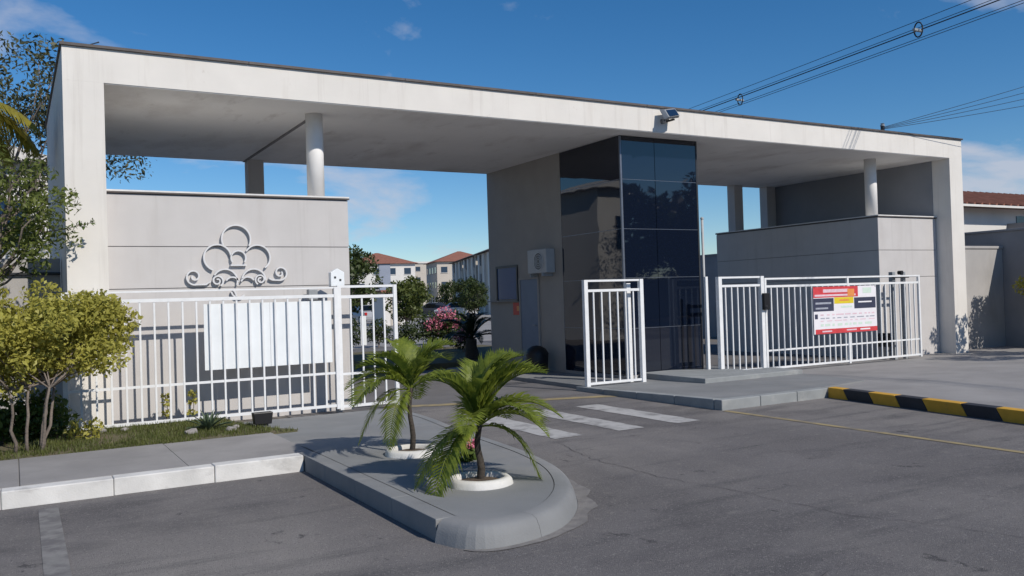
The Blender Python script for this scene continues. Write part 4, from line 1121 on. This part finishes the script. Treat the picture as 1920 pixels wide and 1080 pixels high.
# apartment blocks
def block(name, label, loc, rz, w, d, floors, fh, wallm, roofm, hip=True, cols=4, fascia='block_grey'):
    t = thing(name, label, 'building', loc, rz)
    H = floors * fh + 0.4
    lpart('wall', MB().box(-w / 2, w / 2, -d / 2, d / 2, 0, H), wallm, t)
    e = 0.6
    if hip:
        rb = MB(); rh = min(w, d) * 0.20; k = min(w, d) / 2 * 0.95
        rb.add([(-w / 2 - e, -d / 2 - e, H + .01), (w / 2 + e, -d / 2 - e, H + .01), (w / 2 + e, d / 2 + e, H + .01), (-w / 2 - e, d / 2 + e, H + .01),
                (-w / 2 + (k if w >= d else w / 2), -d / 2 + (k if d > w else d / 2), H + rh), (w / 2 - (k if w >= d else w / 2), d / 2 - (k if d > w else d / 2), H + rh)],
               [(0, 1, 5, 4), (1, 2, 5), (2, 3, 4, 5), (3, 0, 4), (3, 2, 1, 0)] if w >= d else [(0, 1, 4), (1, 2, 5, 4), (2, 3, 5), (3, 0, 4, 5), (3, 2, 1, 0)])
        lpart('roof', rb, roofm, t)
    else:
        lpart('roof', MB().box(-w / 2 - .3, w / 2 + .3, -d / 2 - .3, d / 2 + .3, H + .01, H + .5), roofm, t)
    # darker grey stair bay, slightly proud of the middle of the front
    lpart('stair_bay', MB().box(-w * 0.09, w * 0.09, -d / 2 - 0.25, -d / 2 - 0.01, 0, H - 0.1), fascia, t)
    wme = MB().box(-0.65, 0.65, -0.05, 0.0, 0, 1.2).mesh('window', 'window_glass')
    sme = MB().box(-0.75, 0.75, -0.12, -0.051, -0.09, 0.0).mesh('sill', 'block_white')
    for f in range(floors):
        for c in range(cols):
            u = (c + 0.5) / cols
            if abs(u - 0.5) < 0.12: continue
            o = put('window', wme, t, (-w / 2 + w * u, -d / 2 - 0.005, f * fh + 1.2)); put('sill', sme, o)
            for sx in (-1,):
                o = put('window', wme, t, (sx * (w / 2 + 0.005), -d / 2 + d * u, f * fh + 1.2), R(-90)); put('sill', sme, o)
    return t
block('apartment_block', 'white apartment block with red hip roof left of the far green tree', (62, 160, 0), R(-8), 12, 12, 3, 2.85, 'block_white', 'roof_tile')
block('apartment_block', 'apartment block with orange-red hip roof in the middle of the gap', (82, 164, 0), R(-14), 12, 12, 3, 3.05, 'block_cream', 'roof_tile')
block('apartment_block', 'far pale flat-roofed block between the two red-roofed ones', (92, 225, 0), R(-10), 22, 12, 4, 2.9, 'block_cream', 'block_white', hip=False, cols=6)
for i, (x, y, l) in enumerate(((48.8, 81.4, 'nearest'), (52.3, 91.9, 'middle'), (55.8, 102.3, 'farthest'))):
    t = block('apartment_block', l + ' of the shaded row of blocks receding right of the gap', (x, y, 0), R(-18.4), 9, 9.4, 3, 2.1, 'block_cream', 'roof_dark', cols=3)
    for k in range(3):
        yy = -3.2 + 3.2 * k
        lpart('pilaster', MB().box(-4.72, -4.502, yy - 0.35, yy + 0.35, 0, 6.6), 'block_white', t)
# background trees: one of each kind, then copies
BT = tree('round_tree', 'dark green tree at the left of the gap beside the wall', (18.2, 52, 0), 1.6, (0, 0, 3.1), (1.9, 1.8, 1.9), 40, 4200, 0.26, 'leaf_far', 'bark', 81, trunk_r=0.16, clump_r=0.7, shell=0.4, group='trees behind the portal')
LT = tree('round_tree', 'light green tree between the two red-roofed blocks', (32.6, 76, 0), 1.0, (0, 0, 2.3), (1.5, 1.5, 1.4), 34, 3200, 0.30, 'leaf_far_light', 'bark', 83, trunk_r=0.16, clump_r=0.75, shell=0.4, group='trees behind the portal')
for src, loc, sc, lab in ((BT, (33.8, 65, 0), 0.62, 'dark tree in front of the shaded row of blocks, nearest the guardhouse'), (BT, (36.4, 71, 0), 0.72, 'dark tree in front of the shaded row of blocks, second from the guardhouse'),
                          (BT, (38.3, 79, 0), 0.7, 'dark tree in front of the shaded row of blocks, third from the guardhouse'), (LT, (24.0, 60, 0), 0.62, 'low light green tree behind the open gate leaf'),
                          (LT, (49, 135, 0), 1.1, 'light green tree before the white red-roofed block'),
                          (LT, (19.5, 46, 0), 0.7, 'small light green tree seen through the bars of the gate leaf')):
    copy_thing(src, loc, rng.uniform(0, 6.28), sc, lab, 'trees behind the portal')
for k, (x, y, sc, pk) in enumerate(((9.9, 28.5, 1.1, False), (13.4, 29.5, 1.2, False), (15.2, 31.0, 1.2, False), (11.6, 30.0, 1.0, False), (8.6, 27.5, 0.9, True))):
    flower_shrub(('green shrub in the second row behind the gate leaf', 'green shrub in the second row just left of the cycad', 'green shrub farthest right in the second row', 'green shrub in the middle of the second row', 'pink-flowered shrub seen through the gate bars')[k], (x, y, 0.0), sc, 120 + k, pk)
# distant tree line
V, F = leaf_cloud([(x, 330 + 12 * math.sin(x * .13), 2.5 + 1.5 * math.sin(x * .37)) for x in range(-40, 330, 7)], [7.0] * 53, [160] * 53, 2.2, 91)
dt = put('distant_trees', np_mesh('distant_trees', V, F, 'leaf_far')); stuff(dt); dt['label'] = 'far line of trees on the horizon behind the blocks'; dt['category'] = 'trees'

# cars in the parking rows
def car(label, loc, rz, paint, group='cars parked behind the portal'):
    t = thing('parked_car', label, 'car', loc, rz, group)
    prof = [(-2.0, .30), (2.0, .30), (2.08, .55), (1.98, .78), (1.25, .90), (0.62, 1.38), (0.2, 1.46), (-0.95, 1.46), (-1.55, 1.02), (-2.02, .95), (-2.06, .55)]
    bm = bmesh.new(); rows = []
    for y, tuck in ((-0.82, 0.0), (-0.74, 0), (0.74, 0), (0.82, 0.0)):
        rows.append([bm.verts.new((x, y * (0.80 if z > 1.1 else 1.0), z)) for x, z in prof])
    n = len(prof)
    for j in range(3):
        for i in range(n):
            bm.faces.new((rows[j][i], rows[j][(i + 1) % n], rows[j + 1][(i + 1) % n], rows[j + 1][i]))
    bm.faces.new(rows[0][::-1]); bm.faces.new(rows[3])
    bmesh.ops.recalc_face_normals(bm, faces=bm.faces[:])
    me = bpy.data.meshes.new('body'); bm.to_mesh(me); bm.free(); me.materials.append(MATS[paint])
    bo = put('body', me, t); bv = bo.modifiers.new('bevel', 'BEVEL'); bv.width = 0.06; bv.segments = 2; bv.limit_method = 'ANGLE'
    for s in (-1, 1):
        sw = MB(); sw.add([(1.0, s * .80, .95), (-1.35, s * .80, .98), (-0.95, s * .672, 1.40), (0.5, s * .672, 1.38)], [(0, 1, 2, 3)])
        lpart('side_window', sw, 'car_glass', t)
        for x in (1.25, -1.3):
            wh_ = put('wheel', MB().tube([(x, s * .66, .31), (x, s * .84, .31)], .31, 18).mesh('wheel', 'rubber'), t)
            put('rim', MB().tube([(x, s * .841, .31), (x, s * .852, .31)], .19, 14).mesh('rim', 'car_silver'), wh_)
        lpart('headlight', MB().box(1.99, 2.07, s * .62 - .14, s * .62 + .14, .62, .76), 'lamp_white', t)
        lpart('tail_light', MB().box(-2.09, -2.0, s * .66 - .1, s * .66 + .1, .68, .9), 'lamp_red', t)
    lpart('windscreen', MB().add([(1.22, -.66, .945), (1.22, .66, .945), (0.66, .56, 1.40), (0.66, -.56, 1.40)], [(0, 1, 2, 3)]), 'car_glass', t)
    lpart('rear_window', MB().add([(-1.56, .62, 1.05), (-1.56, -.62, 1.05), (-1.02, -.56, 1.44), (-1.02, .56, 1.44)], [(0, 1, 2, 3)]), 'car_glass', t)
    return t
for a_ in ((26.2, 75.0, 'white car parked behind the bars of the gate leaf', 'car_white', 80), (38.5, 83.0, 'white car parked far back near the middle of the gap', 'car_white', 160),
           (33.8, 80.0, 'silver car parked right of the gate leaf', 'car_silver', 165), (36.0, 78.0, 'dark car parked left of the cycad', 'car_dark', 150), (28.6, 70.0, 'dark blue car parked behind the open gate leaf', 'car_dark', 150),
           (36.5, 74.0, 'white car at the right end of the parking row', 'car_white', 155), (24.2, 66.0, 'small silver car seen low through the gate bars', 'car_silver', 95)):
    car(a_[2], (a_[0], a_[1], 0), R(a_[4]), a_[3])
pk = sheet([(2, 60.0), (90, 60.0), (120, 150), (20, 150)], 0.002)
struct(part('parking_area', sheet([(-5, 30), (60, 30), (140, 150), (20, 150)], 0.006), 'concrete', None))
# small pale kiosk and white sign post
ks = thing('kiosk', 'small pale hut standing right of the gate leaf', 'hut', (23.4, 58, 0))
part('wall', MB().box(22.5, 24.3, 57, 59, 0, 2.3), 'block_white', ks); part('roof', MB().box(22.2, 24.6, 56.7, 59.3, 2.301, 2.5), 'roof_tile', ks)
part('door', MB().box(23.0, 23.7, 56.96, 56.998, 0, 1.95), 'block_cream', ks)
spn = thing('sign_post', 'white sign post seen through the bars of the gate leaf', 'sign', (9.35, 25.5, 0))
part('post', MB().cyl(9.35, 25.5, 0, 1.3, 0.04, n=10), 'dark_metal', spn); part('board', MB().box(9.26, 9.44, 25.42, 25.455, 0.35, 1.25), 'sign_white', spn)

# trees and a wall on the far side of the street (mirrored in the guardhouse glass)
ST = tree('street_tree', 'round street tree across the road, mirrored in the guardhouse glass', (14, -16, 0), 1.8, (0, 0, 4.6), (3.4, 3.0, 3.0), 44, 6500, 0.34, 'leaf_far', 'bark', 95, trunk_r=0.2, clump_r=1.0, shell=0.35, group='trees across the road')
for x, y, s in ((17, -21, 1.25), (23, -22, 1.3), (29.5, -22, 1.2), (36.5, -23, 1.3), (44, -22, 1.3), (20, -18, 1.1), (26.5, -17, 0.95), (33, -19, 1.15), (40, -18, 1.0), (48, -20, 1.2), (8, -19, 1.0), (57, -22, 1.2)):
    copy_thing(ST, (x, y, 0), rng.uniform(0, 6.28), s, 'round street tree across the road, mirrored in the guardhouse glass', 'trees across the road')
fw = thing('far_side_wall', 'grey wall across the road behind the street trees', 'wall', (25, -22, 0))
part('wall', MB().box(-20, 75, -24.2, -24, 0, 2.8), 'wall_block', fw)
